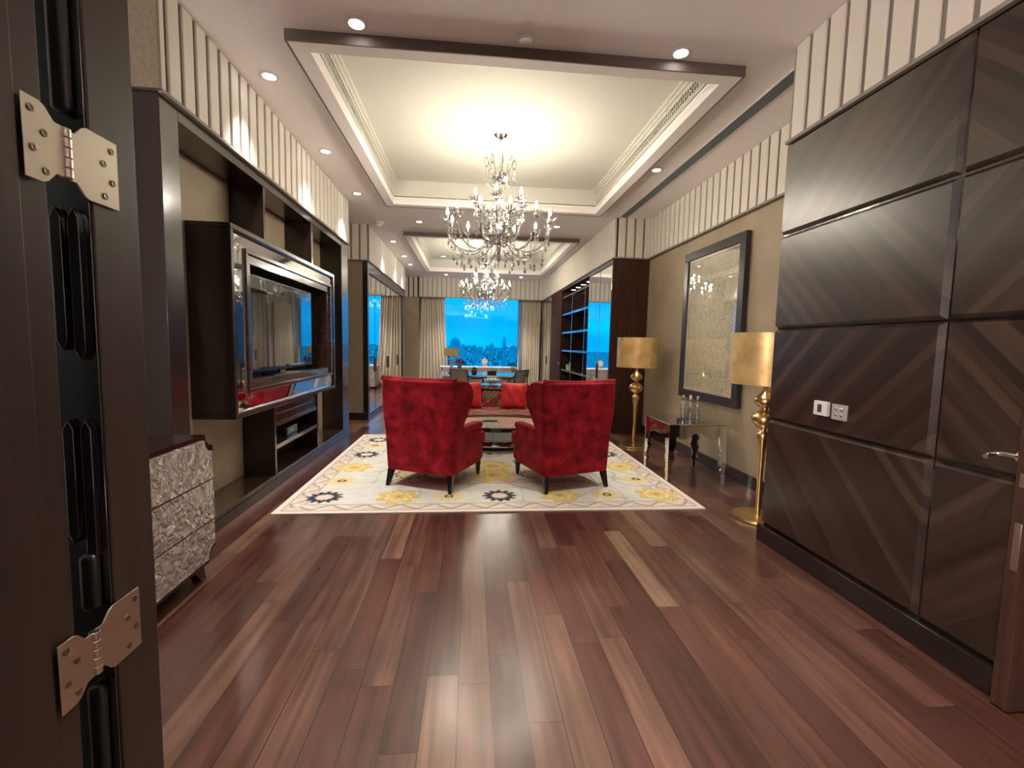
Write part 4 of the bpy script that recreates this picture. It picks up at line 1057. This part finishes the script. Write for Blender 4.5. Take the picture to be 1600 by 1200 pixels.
# ================================================================== CHANDELIERS
def chandelier():
    c = thing('chandelier', '', 'chandelier', (.32, 5.43, TZ), group='crystal chandeliers')
    Z = TZ
    bm = bmesh.new(); lathe(bm, [(.001, 0), (.075, 0), (.078, -.012), (.06, -.03), (.045, -.036), (.03, -.07), (.012, -.08)], seg=32, cap=False); obj('ceiling_rose', bm, CHROME, c, smooth=True)
    bm = bmesh.new(); tube(bm, [(0, 0, -.07), (0, 0, 3.36-Z)], .008, 8)
    lathe(bm, [(.012, 3.30-Z), (.03, 3.27-Z), (.022, 3.2-Z), (.035, 3.14-Z), (.02, 3.05-Z), (.028, 2.98-Z), (.02, 2.9-Z), (.04, 2.84-Z), (.025, 2.76-Z), (.03, 2.60-Z), (.02, 2.5-Z)], seg=20)
    obj('central_column', bm, CHROME, c, smooth=True)
    for (zb, R) in ((3.30, .10), (2.60, .16)):
        bm = bmesh.new(); secs = []
        prof = [(.02, 0), (R*.55, .015), (R*.9, .055), (R, .095), (R*.96, .097), (R*.85, .06), (R*.5, .024), (.02, .01)]
        seg = 28; rings = []
        for r, z in prof: rings.append([bm.verts.new((r*(1+.05*(k % 2))*math.cos(2*PI*k/seg), r*(1+.05*(k % 2))*math.sin(2*PI*k/seg), z+zb-Z+(.012*(k % 2) if r > R*.8 else 0))) for k in range(seg)])
        for a, b in zip(rings, rings[1:]):
            for i in range(seg): bm.faces.new((a[i], a[(i+1) % seg], b[(i+1) % seg], b[i]))
        obj('crystal_bowl', bm, CRYS, c)
    bm = bmesh.new(); lathe(bm, [(.02, 2.52-Z), (.035, 2.49-Z), (.03, 2.45-Z), (.008, 2.41-Z), (.02, 2.39-Z), (.004, 2.35-Z)], seg=10); obj('finial', bm, CRYS, c)
    def drop_mesh(bm, x, y, ztop, ln, s=1.):
        n = max(2, int((ln-.05*s)/.028))
        for k in range(n):
            zz = ztop-.028*k-.012
            lathe(bm, [(.001, zz+.009), (.0075*s, zz), (.001, zz-.009)], x, y, 6, cap=False)
        zz = ztop-.028*n
        lathe(bm, [(.001, zz), (.006*s, zz-.012), (.014*s, zz-.04*s), (.011*s, zz-.056*s), (.001, zz-.066*s)], x, y, 8, cap=False)
    def make_arm(R, zc, z_hub, sag, tier):
        bm = bmesh.new()
        pts = smoothcurve([(.03, 0, z_hub-Z), (R*.22, 0, z_hub-.06-Z), (R*.45, 0, z_hub-sag-Z), (R*.75, 0, z_hub-sag+.01-Z), (R*.97, 0, (z_hub-sag)*.5+zc*.5-.01-Z), (R, 0, zc-Z)], 6)
        tube(bm, pts, [.0125+.0025*math.sin(i*1.2) for i in range(len(pts))], 8)
        a = obj('arm', bm, CRYS, c, smooth=True)
        bm = bmesh.new()
        for k in range(12):
            q = 2*PI*k/12; d1 = Vector((math.cos(q), math.sin(q), 0)); sd = Vector((-math.sin(q), math.cos(q), 0))
            P = [Vector((R, 0, zc-Z))+d1*r+Vector((0, 0, z))+sd*w for r, z, w in ((.012, 0, .005), (.045, .014, .012), (.085, .052, 0), (.045, .014, -.012), (.012, 0, -.005))]
            vs = [bm.verts.new(p) for p in P]; bm.faces.new(vs)
            vs2 = [bm.verts.new(p+Vector((0, 0, .005))) for p in P]; bm.faces.new(vs2[::-1])
        obj('drip_pan', bm, CRYS, a)
        bm = bmesh.new(); lathe(bm, [(.012, zc-.025-Z), (.03, zc-.012-Z), (.032, zc-.002-Z), (.012, zc+.004-Z), (.011, zc+.075-Z)], R, 0, 14); obj('candle_cup', bm, CHROME, a, smooth=True)
        bm = bmesh.new(); lathe(bm, [(.009, zc+.075-Z), (.016, zc+.088-Z), (.0185, zc+.102-Z), (.014, zc+.128-Z), (.006, zc+.150-Z), (.001, zc+.160-Z)], R, 0, 14); obj('bulb', bm, BULB, a, smooth=True)
        if tier == 0: lst = [(R*.97, .05, zc-.02-Z, .22), (R*.97, -.05, zc-.02-Z, .22), (R*.72, 0, z_hub-sag-Z, .20, 1.4), (R*.40, 0, z_hub-sag+.015-Z, .17, 1.2), (R*.88, 0, z_hub-sag+.03-Z, .16, 1.3)]
        else: lst = [(R*.97, .03, zc-.01-Z, .15), (R*.97, -.03, zc-.01-Z, .15)]
        for q in lst:
            bm = bmesh.new(); drop_mesh(bm, *q); obj('crystal_drop', bm, CRYS, a)
        return a
    def radial(src, n, off=0.):
        kids = children(src)
        for k in range(1, n):
            a = copy_tree(src, c, kids); a.rotation_euler = (0, 0, 2*PI*k/n+off)
        src.rotation_euler = (0, 0, off)
    n0, n1, o0, o1 = 12, 6, .13, .35
    A0 = make_arm(.60, 2.83, 2.70, .17, 0); radial(A0, n0, o0)
    A1 = make_arm(.30, 3.06, 2.92, .10, 1); radial(A1, n1, o1)
    # curled inner glass loops and the crown scrolls
    bm = bmesh.new(); pts = smoothcurve([(.05, 0, 2.70-Z), (.12, 0, 2.63-Z), (.21, 0, 2.72-Z), (.24, 0, 2.86-Z), (.19, 0, 2.99-Z), (.12, 0, 2.97-Z), (.11, 0, 2.90-Z), (.15, 0, 2.87-Z)], 6)
    tube(bm, pts, .012, 8); lp = obj('glass_loop', bm, CRYS, c, smooth=True)
    for q in range(3):
        bm = bmesh.new(); drop_mesh(bm, .12+.05*q, 0, 2.96-Z, .17+.03*q, .9); obj('crystal_drop', bm, CRYS, lp)
    radial(lp, 8, .2)
    bm = bmesh.new(); pts = smoothcurve([(.03, 0, 3.35-Z), (.09, 0, 3.40-Z), (.12, 0, 3.50-Z), (.16, 0, 3.58-Z), (.185, 0, 3.53-Z), (.16, 0, 3.48-Z), (.14, 0, 3.51-Z)], 6)
    tube(bm, pts, .007, 8); cs = obj('crown_scroll', bm, CRYS, c, smooth=True)
    for q in ((.17, 0, 3.49-Z, .18, .9), (.10, 0, 3.40-Z, .14, .8)):
        bm = bmesh.new(); drop_mesh(bm, *q); obj('crystal_drop', bm, CRYS, cs)
    radial(cs, 8, .1)
    return c, (n0, n1, o0, o1)
ch1, (n0, n1, o0, o1) = chandelier()
ch2 = copy_tree(ch1); ch2.location = (.37, 11.35, TZ)
ch1['label'] = 'large crystal chandelier with candle bulbs over the red armchairs, the nearer one'
ch2['label'] = 'crystal chandelier with candle bulbs seen farther away in front of the window'
for C_ in (ch1, ch2):
    for n, off, R, zc in ((n0, o0, .60, 2.83), (n1, o1, .30, 3.06)):
        for k in range(n):
            a = 2*PI*k/n+off
            li = D.lights.new('bulb_light', 'POINT'); li.energy = CHAND_W if R > .5 else CHAND_W*.3; li.shadow_soft_size = .02; li.color = (1., .90, .73)
            lo = D.objects.new('bulb_lamp', li); COL.objects.link(lo); lo.parent = C_; lo.location = (R*math.cos(a), R*math.sin(a), zc+.21-TZ)
